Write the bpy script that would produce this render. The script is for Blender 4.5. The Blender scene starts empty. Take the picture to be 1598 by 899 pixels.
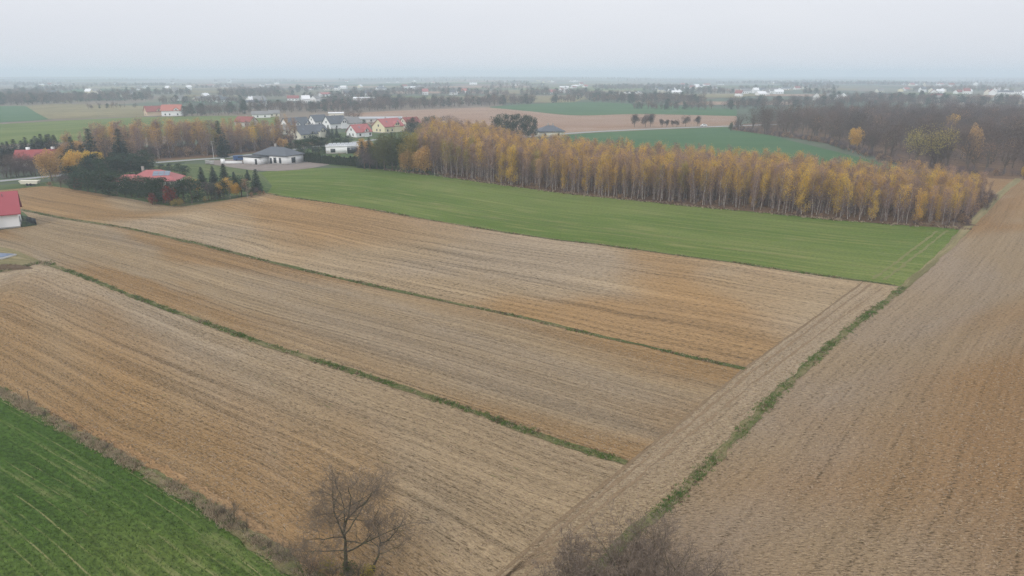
import bpy, math, random
import numpy as np
from mathutils import Vector

# ------------------------------------------------------------------ camera, sky, sun, exposure
SC = bpy.context.scene
COL = SC.collection
R = math.radians
CAMH = 36.0
FPX = 1065.0                      # focal length in pixels of the 1598 px wide photograph
PITCH = math.atan((449.5 - 115.0) / FPX)
cam = bpy.data.cameras.new('camera'); cam_o = bpy.data.objects.new('camera', cam); COL.objects.link(cam_o)
cam.sensor_width = 36.0; cam.lens = 36.0 * FPX / 1598.0
cam.clip_start = 0.5; cam.clip_end = 60000.0
cam_o.location = (0, 0, CAMH); cam_o.rotation_euler = (math.pi / 2 - PITCH, 0, 0)
SC.camera = cam_o

SUN_EL, SUN_AZ = R(38), R(215)    # a veiled sun, high and behind the left shoulder
W = bpy.data.worlds.new('World'); SC.world = W; W.use_nodes = True
nt = W.node_tree; nt.nodes.clear()
wo = nt.nodes.new('ShaderNodeOutputWorld'); bg = nt.nodes.new('ShaderNodeBackground')
sky = nt.nodes.new('ShaderNodeTexSky'); sky.sky_type = 'NISHITA'; sky.sun_disc = False
sky.sun_elevation = SUN_EL; sky.sun_rotation = SUN_AZ; sky.dust_density = 4.0; sky.air_density = 1.0
hs = nt.nodes.new('ShaderNodeHueSaturation'); hs.inputs['Saturation'].default_value = 0.35
nt.links.new(sky.outputs[0], hs.inputs['Color'])
tc = nt.nodes.new('ShaderNodeTexCoord'); mp = nt.nodes.new('ShaderNodeMapping')
mp.inputs['Scale'].default_value = (1.0, 1.0, 3.5)
ns = nt.nodes.new('ShaderNodeTexNoise'); ns.inputs['Scale'].default_value = 1.6; ns.inputs['Detail'].default_value = 4
nt.links.new(tc.outputs['Generated'], mp.inputs[0]); nt.links.new(mp.outputs[0], ns.inputs['Vector'])
cr = nt.nodes.new('ShaderNodeValToRGB')
cr.color_ramp.elements[0].position = 0.3; cr.color_ramp.elements[0].color = (7.4, 7.65, 8.3, 1)
cr.color_ramp.elements[1].position = 0.75; cr.color_ramp.elements[1].color = (8.3, 8.45, 8.9, 1)
nt.links.new(ns.outputs[0], cr.inputs[0])
mx = nt.nodes.new('ShaderNodeMix'); mx.data_type = 'RGBA'; mx.inputs[0].default_value = 0.93
# an overcast sky grows evenly brighter from the horizon to the zenith
sx_ = nt.nodes.new('ShaderNodeSeparateXYZ'); nt.links.new(tc.outputs['Generated'], sx_.inputs[0])
mr_ = nt.nodes.new('ShaderNodeMapRange'); mr_.inputs[1].default_value = 0.0; mr_.inputs[2].default_value = 1.0
mr_.inputs[3].default_value = 1.0; mr_.inputs[4].default_value = 1.8; nt.links.new(sx_.outputs[2], mr_.inputs[0])
vm_ = nt.nodes.new('ShaderNodeVectorMath'); vm_.operation = 'SCALE'
nt.links.new(cr.outputs[0], vm_.inputs[0]); nt.links.new(mr_.outputs[0], vm_.inputs['Scale'])
nt.links.new(hs.outputs[0], mx.inputs[6]); nt.links.new(vm_.outputs[0], mx.inputs[7])
nt.links.new(mx.outputs[2], bg.inputs[0]); bg.inputs[1].default_value = 0.10
nt.links.new(bg.outputs[0], wo.inputs[0])

sun = bpy.data.lights.new('sun', 'SUN'); sun_o = bpy.data.objects.new('sun', sun); COL.objects.link(sun_o)
sun.energy = 1.4; sun.angle = R(22); sun.color = (1.0, 0.96, 0.9)
sd = Vector((math.sin(SUN_AZ) * math.cos(SUN_EL), math.cos(SUN_AZ) * math.cos(SUN_EL), math.sin(SUN_EL)))
sun_o.rotation_euler = (-sd).to_track_quat('-Z', 'Y').to_euler()
sun_o.location = (0, 0, 300)
SC.view_settings.view_transform = 'Standard'; SC.view_settings.look = 'None'
SC.view_settings.exposure = 0.0; SC.view_settings.gamma = 1.0; SC.view_settings.use_curve_mapping = False
SC.cycles.max_bounces = 5; SC.cycles.diffuse_bounces = 2; SC.cycles.glossy_bounces = 2
SC.cycles.transmission_bounces = 2; SC.cycles.transparent_max_bounces = 4; SC.cycles.volume_bounces = 2
SC.cycles.use_denoising = True; SC.cycles.denoiser = 'OPENIMAGEDENOISE'; SC.cycles.denoising_prefilter = 'NONE'
SC.cycles.use_adaptive_sampling = False

HAZE_DENSITY = 0.00040
HAZE_COLOR = (0.78, 0.90, 1.0, 1)

# ------------------------------------------------------------------ terrain function and pixel -> ground
def H(x, y):
    d = np.sqrt(x * x + y * y)
    a = 0.45 * np.sin(x / 47.0 + 0.4) * np.sin(y / 58.0 + 1.0)
    b = np.clip((d - 500) / 1500, 0, 1)
    c = np.clip((d - 2500) / 5000, 0, 1)
    n1 = np.sin(x / 310.0 + y / 520.0 + 0.6) * np.sin(y / 260.0 - x / 700.0 + 1.9)
    n2 = np.sin(x / 900.0 - y / 1500.0 + 2.2) * np.sin(y / 1100.0 + x / 2300.0 + .3)
    n3 = np.sin(x / 640.0 + 1.0) * 0.5 + np.sin(x / 1430.0 + 2.0) * 0.5
    return a + b * (3.2 * n1 + 2.5 * n2) + c * (5 * n2 + 7 * n3)

cP, sP = math.cos(PITCH), math.sin(PITCH)
def ray(px, py):
    a = (px - 799.0) / FPX; b = (449.5 - py) / FPX
    return np.array([a, cP + b * sP, -sP + b * cP])
def at(px, py):
    d = ray(px, py); z = 0.0
    for _ in range(12):
        t = (CAMH - z) / -d[2]
        z = float(H(d[0] * t, d[1] * t)) * 0.7 + z * 0.3
    t = (CAMH - z) / -d[2]
    return np.array([d[0] * t, d[1] * t])
def hgt(px, by, ty):
    """height of a thing whose foot is seen at (px, by) and whose top is seen at row ty"""
    p = at(px, by); d = ray(px, ty); t = p[1] / d[1]
    return float(CAMH + d[2] * t - H(p[0], p[1]))
def ats(pts): return np.array([at(x, y) for x, y in pts])
def resample(P, n, smooth=True):
    P = np.asarray(P, float)
    if smooth and len(P) > 2:
        Q = [P[0]]
        E = np.vstack([2 * P[0] - P[1], P, 2 * P[-1] - P[-2]])
        for i in range(1, len(E) - 2):
            p0, p1, p2, p3 = E[i - 1], E[i], E[i + 1], E[i + 2]
            for t in np.linspace(0, 1, 9)[1:]:
                Q.append(0.5 * (2 * p1 + (p2 - p0) * t + (2 * p0 - 5 * p1 + 4 * p2 - p3) * t * t + (3 * p1 - p0 - 3 * p2 + p3) * t ** 3))
        P = np.array(Q)
    s = np.concatenate([[0], np.cumsum(np.linalg.norm(np.diff(P, axis=0), axis=1))])
    u = np.linspace(0, s[-1], n)
    return np.stack([np.interp(u, s, P[:, k]) for k in range(P.shape[1])], 1), u

# ------------------------------------------------------------------ materials
def mat(name):
    m = bpy.data.materials.new(name); m.use_nodes = True
    n = m.node_tree.nodes; n.clear()
    return m, m.node_tree
class NG:
    def __init__(s, t): s.t = t
    def n(s, typ, **kw):
        o = s.t.nodes.new(typ)
        for k, v in kw.items(): setattr(o, k, v)
        return o
    def link(s, a, b): s.t.links.new(a, b)
    def math(s, op, a, b=None, c=None, clamp=False):
        o = s.n('ShaderNodeMath', operation=op, use_clamp=clamp)
        for i, v in enumerate((a, b, c)):
            if v is None: continue
            if isinstance(v, (int, float)): o.inputs[i].default_value = v
            else: s.link(v, o.inputs[i])
        return o.outputs[0]
    def noise(s, vec, scale=1.0, detail=2.0, rough=0.5, dist=0.0):
        o = s.n('ShaderNodeTexNoise'); o.inputs['Scale'].default_value = scale
        o.inputs['Detail'].default_value = detail; o.inputs['Roughness'].default_value = rough
        o.inputs['Distortion'].default_value = dist
        s.link(vec, o.inputs['Vector']); return o.outputs[0]
    def scale(s, vec, sc, off=(0, 0, 0)):
        o = s.n('ShaderNodeMapping'); o.inputs['Scale'].default_value = sc; o.inputs['Location'].default_value = off
        s.link(vec, o.inputs[0]); return o.outputs[0]
    def ramp(s, fac, lo, hi):
        o = s.n('ShaderNodeMapRange'); o.interpolation_type = 'SMOOTHSTEP'
        o.inputs[1].default_value = lo; o.inputs[2].default_value = hi
        s.link(fac, o.inputs[0]); return o.outputs[0]
    def mix(s, f, a, b, blend='MIX'):
        o = s.n('ShaderNodeMix', data_type='RGBA', blend_type=blend)
        for i, v in ((0, f), (6, a), (7, b)):
            if isinstance(v, (int, float)): o.inputs[i].default_value = v
            elif isinstance(v, tuple): o.inputs[i].default_value = (v[0], v[1], v[2], 1)
            else: s.link(v, o.inputs[i])
        return o.outputs[2]
    def out(s, bsdf):
        o = s.n('ShaderNodeOutputMaterial'); s.link(bsdf, o.inputs[0])
    def bsdf(s, col, rough=0.9, spec=0.15, normal=None, metal=0.0):
        b = s.n('ShaderNodeBsdfPrincipled')
        if isinstance(col, tuple): b.inputs['Base Color'].default_value = (col[0], col[1], col[2], 1)
        else: s.link(col, b.inputs['Base Color'])
        b.inputs['Roughness'].default_value = rough; b.inputs['Specular IOR Level'].default_value = spec
        b.inputs['Metallic'].default_value = metal
        if normal is not None: s.link(normal, b.inputs['Normal'])
        return b.outputs[0]
    def bump(s, h, dist, strength=1.0):
        o = s.n('ShaderNodeBump'); o.inputs['Distance'].default_value = dist; o.inputs['Strength'].default_value = strength
        s.link(h, o.inputs['Height']); return o.outputs[0]

def grey(g, v):   # value -> colour factor (v,v,v)
    o = g.n('ShaderNodeCombineColor')
    for i in range(3): g.link(v, o.inputs[i])
    return o.outputs[0]

def soil(name, tan, ochre, pale, seed, patch_lo=0.5, patch_hi=0.68, rowgain=1.0, cross=False, green=0.0):
    """harvested, harrowed land; UV = metres (along, across the rows)"""
    m, t = mat(name); g = NG(t)
    uv = g.n('ShaderNodeUVMap').outputs[0]
    S = seed * 17.3
    wob = g.noise(g.scale(uv, (.035, .05, 1), (S, S, 0)), 1.0, 3)
    patch = g.ramp(g.noise(g.scale(uv, (.010, .017, 1), (S, 3 * S, 0)), 1.0, 3, 0.5, 0.6), patch_lo, patch_hi)
    palef = g.ramp(g.noise(g.scale(uv, (.013, .03, 1), (2 * S, S, 0)), 1.0, 3, 0.55, 0.5), 0.42, 0.62)
    col = g.mix(g.math('MULTIPLY', palef, 0.75), tan, pale)
    col = g.mix(g.math('MULTIPLY', patch, 0.85), col, ochre)
    # bands and lines left by the harrow, running with the rows and wandering a little
    wv = g.n('ShaderNodeCombineXYZ'); g.link(g.math('MULTIPLY', g.math('SUBTRACT', wob, 0.5), 1.2 if cross else 4.0), wv.inputs[1])
    va = g.n('ShaderNodeVectorMath', operation='ADD'); g.link(uv, va.inputs[0]); g.link(wv.outputs[0], va.inputs[1])
    uv = va.outputs[0]
    band = g.noise(g.scale(uv, (.008, .22, 1), (S, S, 0)), 1.0, 3, 0.6)
    line = g.noise(g.scale(uv, (.02, 1.25, 1), (S, 2 * S, 0)), 1.0, 3, 0.65)
    dline = g.ramp(g.noise(g.scale(uv, (.006, .55, 1), (3 * S, S, 0)), 1.0, 2, 0.5), 0.60, 0.72)
    clodv = g.scale(uv, (1.3, 5.2, 1) if not cross else (5.4, 1.9, 1), (S, S, 0))
    clod = g.noise(clodv, 1.0, 4, 0.68, 0.4)
    fine = g.noise(g.scale(uv, (5.0, 9.0, 1) if not cross else (9.0, 5.0, 1)), 1.0, 2, 0.6)
    val = g.math('MULTIPLY_ADD', g.math('SUBTRACT', band, 0.5), 0.85 * rowgain, 1.0)
    val = g.math('MULTIPLY_ADD', g.math('SUBTRACT', line, 0.5), 1.15 * rowgain, val)
    val = g.math('MULTIPLY_ADD', g.math('SUBTRACT', clod, 0.5), 1.7, val)
    val = g.math('MULTIPLY_ADD', g.math('SUBTRACT', fine, 0.5), 0.8, val)
    val = g.math('MULTIPLY_ADD', dline, -0.20 * rowgain, val)
    col = g.mix(1.0, col, grey(g, val), 'MULTIPLY')
    # darker brown in the dips of clod and row noise, and bleached straw
    dips = g.ramp(g.math('ADD', g.math('MULTIPLY', clod, 0.72), g.math('MULTIPLY', line, 0.28)), 0.475, 0.365)
    col = g.mix(g.math('MULTIPLY', dips, 0.9), col, (0.092, 0.063, 0.032))
    straw = g.ramp(g.noise(g.scale(uv, (4.0, 13.0, 1), (5, 5, 0)), 1.0, 3, 0.7), 0.60, 0.72)
    col = g.mix(g.math('MULTIPLY', straw, 0.45), col, (0.50, 0.38, 0.25))
    if green > 0:
        gf = g.ramp(g.noise(g.scale(uv, (.35, 1.6, 1), (S, 9, 0)), 1.0, 3, .6), 0.66, 0.74)
        col = g.mix(g.math('MULTIPLY', gf, green), col, (0.10, 0.13, 0.04))
    hh = g.math('ADD', g.math('MULTIPLY', clod, 1.0), g.math('MULTIPLY', line, 0.6))
    hh = g.math('MULTIPLY_ADD', fine, 0.25, hh)
    g.out(g.bsdf(col, 0.95, 0.05, g.bump(hh, 0.34, 1.0)))
    return m

def meadow(name, c1, c2, dry, seed, row=2.2, dryamt=0.5, dryw=(0.60, 0.72), grain=1.0, drill=0.0):
    m, t = mat(name); g = NG(t)
    uv = g.n('ShaderNodeUVMap').outputs[0]; S = seed * 11.7
    big = g.ramp(g.noise(g.scale(uv, (.012, .03, 1), (S, S, 0)), 1.0, 3, .55), 0.38, 0.66)
    col = g.mix(big, c1, c2)
    line = g.noise(g.scale(uv, (.03, row, 1), (S, S, 0)), 1.0, 3, 0.6)
    tuft = g.noise(g.scale(uv, (1.6, 2.6, 1), (S, S, 0)), 1.0, 4, 0.7)
    val = g.math('MULTIPLY_ADD', g.math('SUBTRACT', tuft, 0.5), 1.5 * grain, 1.0)
    val = g.math('MULTIPLY_ADD', g.math('SUBTRACT', line, 0.5), 0.6 * grain, val)
    col = g.mix(1.0, col, grey(g, val), 'MULTIPLY')
    brk = g.noise(g.scale(uv, (.10, .10, 1), (2 * S, 0, 0)), 1.0, 4, 0.65)
    dr = g.ramp(g.math('ADD', g.math('MULTIPLY', line, 0.6), g.math('MULTIPLY', brk, 0.4)), *dryw)
    col = g.mix(g.math('MULTIPLY', dr, dryamt), col, dry)
    bigdry = g.ramp(g.noise(g.scale(uv, (.02, .11, 1), (S, 5 * S, 0)), 1.0, 3, 0.6), 0.55, 0.72)
    col = g.mix(g.math('MULTIPLY', bigdry, dryamt * 0.45), col, dry)
    if drill:     # thin gaps between the drilled rows
        sp = g.n('ShaderNodeSeparateXYZ'); g.link(uv, sp.inputs[0])
        vv = g.math('ADD', g.math('DIVIDE', sp.outputs[1], drill), g.math('MULTIPLY', g.noise(g.scale(uv, (.04, .02, 1), (S, S, 0)), 1.0, 2), 1.2))
        tri = g.math('ABSOLUTE', g.math('SUBTRACT', g.math('FRACT', vv), 0.5))
        thin = g.ramp(tri, 0.085, 0.02)
        msk = g.ramp(g.noise(g.scale(uv, (.07, .9, 1), (3 * S, S, 0)), 1.0, 5, 0.75), 0.45, 0.66)
        col = g.mix(g.math('MULTIPLY', g.math('MULTIPLY', thin, msk), 0.75), col, dry)
    g.out(g.bsdf(col, 0.9, 0.1, g.bump(g.math('ADD', tuft, line), 0.16, 0.9)))
    return m

def plain(name, col, rough=0.8, spec=0.3, var=0.12, scale=1.5, bump=0.0, metal=0.0, col2=None):
    m, t = mat(name); g = NG(t)
    pos = g.n('ShaderNodeNewGeometry').outputs['Position']
    nz = g.noise(pos, scale, 4, 0.6)
    f = g.math('MULTIPLY_ADD', g.math('SUBTRACT', nz, 0.5), 2 * var, 1.0)
    c = g.mix(1.0, col, grey(g, f), 'MULTIPLY')
    if col2: c = g.mix(g.ramp(nz, 0.48, 0.62), c, col2)
    nrm = g.bump(nz, bump) if bump else None
    g.out(g.bsdf(c, rough, spec, nrm, metal)); return m

def leafmat(name, dark, light, trans=0.25, objvar=0.35, hue2=None):
    """foliage: per-leaf 'tone' attribute, per-tree random, some light through the blade"""
    m, t = mat(name); g = NG(t)
    tone = g.n('ShaderNodeAttribute', attribute_name='tone').outputs['Fac']
    rnd = g.n('ShaderNodeObjectInfo').outputs['Random']
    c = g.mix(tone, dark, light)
    if hue2: c = g.mix(g.ramp(rnd, 0.25, 0.95), c, hue2)
    f = g.math('MULTIPLY_ADD', g.math('SUBTRACT', g.math('FRACT', g.math('MULTIPLY', rnd, 7.13)), 0.5), objvar * 2, 1.0)
    c = g.mix(1.0, c, grey(g, f), 'MULTIPLY')
    b = g.bsdf(c, 0.75, 0.15)
    tr = g.n('ShaderNodeBsdfTranslucent'); g.link(c, tr.inputs[0])
    ms = g.n('ShaderNodeMixShader'); ms.inputs[0].default_value = trans
    g.link(b, ms.inputs[1]); g.link(tr.outputs[0], ms.inputs[2]); g.out(ms.outputs[0])
    return m

def barkmat(name, c1, c2, scale=(1, 1, 6)):
    m, t = mat(name); g = NG(t)
    oc = g.n('ShaderNodeTexCoord').outputs['Object']
    nz = g.noise(g.scale(oc, scale), 1.2, 4, 0.65)
    c = g.mix(g.ramp(nz, 0.45, 0.62), c1, c2)
    g.out(g.bsdf(c, 0.9, 0.1, g.bump(nz, 0.03))); return m

M = {}
TAN, OCH, PALE = (0.322, 0.237, 0.142), (0.298, 0.180, 0.078), (0.326, 0.256, 0.178)
M['soil_near'] = soil('stubble_near', TAN, OCH, PALE, 1.0, 0.48, 0.64, 1.0, green=0.6)
M['soil_mid'] = soil('stubble_middle', TAN, OCH, PALE, 2.3, 0.46, 0.62, 1.1, green=0.25)
M['soil_up'] = soil('stubble_upper', TAN, OCH, PALE, 3.7, 0.48, 0.64, 1.0)
M['soil_head'] = soil('stubble_headland', (0.360, 0.268, 0.162), (0.335, 0.21, 0.10), (0.36, 0.28, 0.195), 4.1, 0.55, 0.72, 0.35, cross=True, green=0.2)
M['soil_right'] = soil('stubble_right', (0.318, 0.233, 0.143), (0.285, 0.166, 0.072), (0.318, 0.248, 0.180), 5.9, 0.43, 0.58, 0.3, cross=True)
M['soil_far'] = soil('stubble_far', (0.31, 0.205, 0.145), (0.29, 0.18, 0.115), (0.33, 0.23, 0.17), 6.4, 0.5, 0.7, 0.6)
M['green_near'] = meadow('winter_crop_near', (0.044, 0.084, 0.013), (0.094, 0.124, 0.028), (0.26, 0.235, 0.11), 1.7, 1.3, 0.5, (0.53, 0.68), 1.7, 1.1)
M['green_up'] = meadow('winter_crop_upper', (0.078, 0.122, 0.018), (0.122, 0.156, 0.036), (0.24, 0.20, 0.09), 2.9, 0.5, 0.5, (0.50, 0.70), 1.2, 2.4)
M['green_far'] = meadow('winter_crop_far', (0.045, 0.105, 0.040), (0.060, 0.120, 0.045), (0.16, 0.16, 0.08), 3.3, 0.3, 0.25, (0.6, 0.75), 0.4)
M['lawn'] = meadow('lawn', (0.050, 0.085, 0.025), (0.085, 0.110, 0.040), (0.24, 0.20, 0.11), 4.4, 0.5, 0.5, (0.5, 0.65), 1.0)
M['rough'] = meadow('rough_grass', (0.14, 0.125, 0.055), (0.21, 0.175, 0.085), (0.30, 0.24, 0.13), 5.2, 0.8, 0.6, (0.45, 0.62), 1.0)
M['litter'] = meadow('leaf_litter', (0.085, 0.050, 0.034), (0.15, 0.09, 0.05), (0.23, 0.16, 0.09), 6.1, 0.5, 0.5, (0.5, 0.65), 1.1)
M['verge'] = meadow('verge_soil', (0.060, 0.085, 0.022), (0.105, 0.105, 0.04), (0.20, 0.155, 0.085), 7.1, 0.9, 0.6, (0.46, 0.6), 1.6)
M['asphalt'] = plain('asphalt', (0.30, 0.30, 0.30), 0.9, 0.2, 0.10, 0.4)
M['paving'] = plain('paving', (0.205, 0.172, 0.150), 0.9, 0.2, 0.4, 0.25)
M['earth'] = plain('bare_earth', (0.12, 0.085, 0.055), 0.95, 0.05, 0.35, 1.4, 0.2)
M['track'] = plain('rut_soil', (0.190, 0.134, 0.080), 0.95, 0.05, 0.30, 1.6, 0.15)
M['ochre'] = soil('turned_ochre', (0.31, 0.200, 0.105), (0.31, 0.185, 0.085), (0.31, 0.21, 0.12), 8.3, .4, .6, .6)
M['track2'] = plain('faint_rut_soil', (0.215, 0.152, 0.092), 0.95, 0.05, 0.30, 1.6, 0.15)
M['dryline'] = plain('dry_rut', (0.165, 0.165, 0.066), 0.95, 0.05, 0.30, 1.2, 0.1)
M['bark_birch'] = barkmat('birch_bark', (0.40, 0.365, 0.325), (0.15, 0.125, 0.105), (1, 1, 2.2))
M['bark'] = barkmat('brown_bark', (0.105, 0.080, 0.062), (0.17, 0.135, 0.10))
M['bark_fore'] = barkmat('mossy_bark', (0.070, 0.058, 0.042), (0.095, 0.098, 0.048))
M['twig_birch'] = leafmat('birch_twigs', (0.185, 0.120, 0.105), (0.32, 0.215, 0.185), 0.0, 0.2)
M['twig'] = leafmat('bare_twigs', (0.042, 0.032, 0.028), (0.150, 0.102, 0.080), 0.0, 0.45, (0.105, 0.068, 0.054))
M['twig_purple'] = leafmat('purple_twigs', (0.095, 0.066, 0.070), (0.16, 0.115, 0.115), 0.0, 0.2)
M['twig_bush'] = leafmat('bush_twigs', (0.120, 0.090, 0.066), (0.25, 0.195, 0.150), 0.0, 0.0)
M['twig_fore'] = leafmat('foreground_twigs', (0.098, 0.076, 0.056), (0.205, 0.162, 0.122), 0.0, 0.0)
M['gold'] = leafmat('golden_leaves', (0.50, 0.32, 0.050), (0.80, 0.56, 0.10), 0.45, 0.18, (0.64, 0.39, 0.09))
M['orange'] = leafmat('orange_leaves', (0.42, 0.245, 0.085), (0.62, 0.40, 0.15), 0.42, 0.15, (0.50, 0.33, 0.15))
M['rust'] = leafmat('rust_leaves', (0.34, 0.20, 0.105), (0.52, 0.335, 0.18), 0.42, 0.15, (0.43, 0.29, 0.18))
M['olive'] = leafmat('olive_leaves', (0.20, 0.17, 0.040), (0.40, 0.33, 0.075), 0.42, 0.15, (0.30, 0.235, 0.07))
M['paleyellow'] = leafmat('pale_yellow_leaves', (0.26, 0.22, 0.075), (0.50, 0.42, 0.14), 0.42, 0.1)
M['greenleaf'] = leafmat('late_green_leaves', (0.060, 0.085, 0.030), (0.135, 0.150, 0.055), 0.3, 0.15, (0.12, 0.12, 0.04))
M['crimson'] = leafmat('crimson_leaves', (0.16, 0.035, 0.030), (0.33, 0.075, 0.05), 0.3, 0.15)
M['needle'] = leafmat('spruce_needles', (0.013, 0.026, 0.020), (0.040, 0.062, 0.042), 0.08, 0.2)
M['pine'] = leafmat('pine_needles', (0.016, 0.034, 0.019), (0.055, 0.084, 0.046), 0.1, 0.22)
M['thuja'] = leafmat('thuja_scales', (0.022, 0.040, 0.016), (0.060, 0.085, 0.035), 0.1, 0.15)
M['grassblade'] = leafmat('verge_grass_blades', (0.060, 0.120, 0.020), (0.130, 0.200, 0.045), 0.2, 0.0)
M['dryblade'] = leafmat('dry_grass_blades', (0.26, 0.20, 0.125), (0.50, 0.41, 0.28), 0.2, 0.0)
M['brownblade'] = leafmat('brown_weed_blades', (0.085, 0.052, 0.035), (0.19, 0.115, 0.075), 0.15, 0.0)
M['cropblade'] = leafmat('crop_blades', (0.034, 0.070, 0.012), (0.080, 0.125, 0.026), 0.2, 0.0)
M['straw'] = leafmat('straw_pieces', (0.30, 0.22, 0.13), (0.48, 0.375, 0.245), 0.1, 0.0)
M['clod'] = leafmat('soil_clods', (0.17, 0.118, 0.072), (0.31, 0.225, 0.145), 0.0, 0.0)
M['white'] = plain('white_render', (0.84, 0.84, 0.83), 0.85, 0.2, 0.04, 0.5)
M['cream'] = plain('cream_render', (0.70, 0.66, 0.55), 0.85, 0.2, 0.05, 0.5)
M['yellow'] = plain('yellow_render', (0.74, 0.67, 0.46), 0.85, 0.2, 0.05, 0.5)
M['greywall'] = plain('grey_render', (0.52, 0.50, 0.47), 0.85, 0.2, 0.08, 0.5)
M['beige'] = plain('beige_render', (0.62, 0.47, 0.33), 0.85, 0.2, 0.06, 0.5)
M['plinth'] = plain('stone_plinth', (0.36, 0.33, 0.30), 0.9, 0.2, 0.25, 2.0, 0.05)
M['red'] = plain('red_metal_roof', (0.30, 0.052, 0.064), 0.5, 0.4, 0.08, 0.6)
M['pinkred'] = plain('faded_red_tiles', (0.36, 0.115, 0.112), 0.7, 0.3, 0.12, 1.2, 0.03)
M['farmred'] = plain('dull_red_roof', (0.29, 0.060, 0.058), 0.6, 0.3, 0.10, 0.8)
M['orangered'] = plain('orange_red_tiles', (0.40, 0.14, 0.105), 0.7, 0.3, 0.12, 1.2, 0.03)
M['darkred'] = plain('dark_red_tiles', (0.24, 0.065, 0.055), 0.7, 0.3, 0.12, 1.2, 0.03)
M['slate'] = plain('slate_grey_roof', (0.085, 0.095, 0.110), 0.6, 0.35, 0.12, 1.2, 0.03)
M['slate2'] = plain('worn_grey_roof', (0.20, 0.195, 0.19), 0.75, 0.3, 0.15, 1.2, 0.03)
M['glass'] = plain('dark_glass', (0.035, 0.042, 0.050), 0.12, 0.5, 0.05, 1.0)
M['frame'] = plain('window_frame', (0.30, 0.28, 0.27), 0.6, 0.3, 0.05)
M['whiteframe'] = plain('white_frame', (0.75, 0.75, 0.74), 0.6, 0.3, 0.03)
M['anthracite'] = plain('anthracite_metal', (0.045, 0.050, 0.056), 0.5, 0.4, 0.06)
M['solar'] = plain('solar_cells', (0.16, 0.19, 0.24), 0.15, 0.6, 0.08, 3.0)
M['metal'] = plain('galvanised_metal', (0.42, 0.43, 0.44), 0.45, 0.5, 0.08, 1.0, 0, 0.6)
M['bluepaint'] = plain('blue_paint', (0.045, 0.10, 0.23), 0.35, 0.5, 0.04)
M['whitepaint'] = plain('white_paint', (0.76, 0.76, 0.76), 0.35, 0.5, 0.03)
M['rubber'] = plain('black_rubber', (0.02, 0.02, 0.022), 0.8, 0.2, 0.1)
M['concrete'] = plain('concrete', (0.46, 0.45, 0.43), 0.9, 0.2, 0.15, 1.0)
M['tarp'] = plain('blue_grey_tarp', (0.17, 0.21, 0.29), 0.5, 0.4, 0.12, 0.8, 0.05)
M['wood'] = plain('weathered_wood', (0.16, 0.12, 0.085), 0.9, 0.1, 0.25, 3.0)

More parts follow.
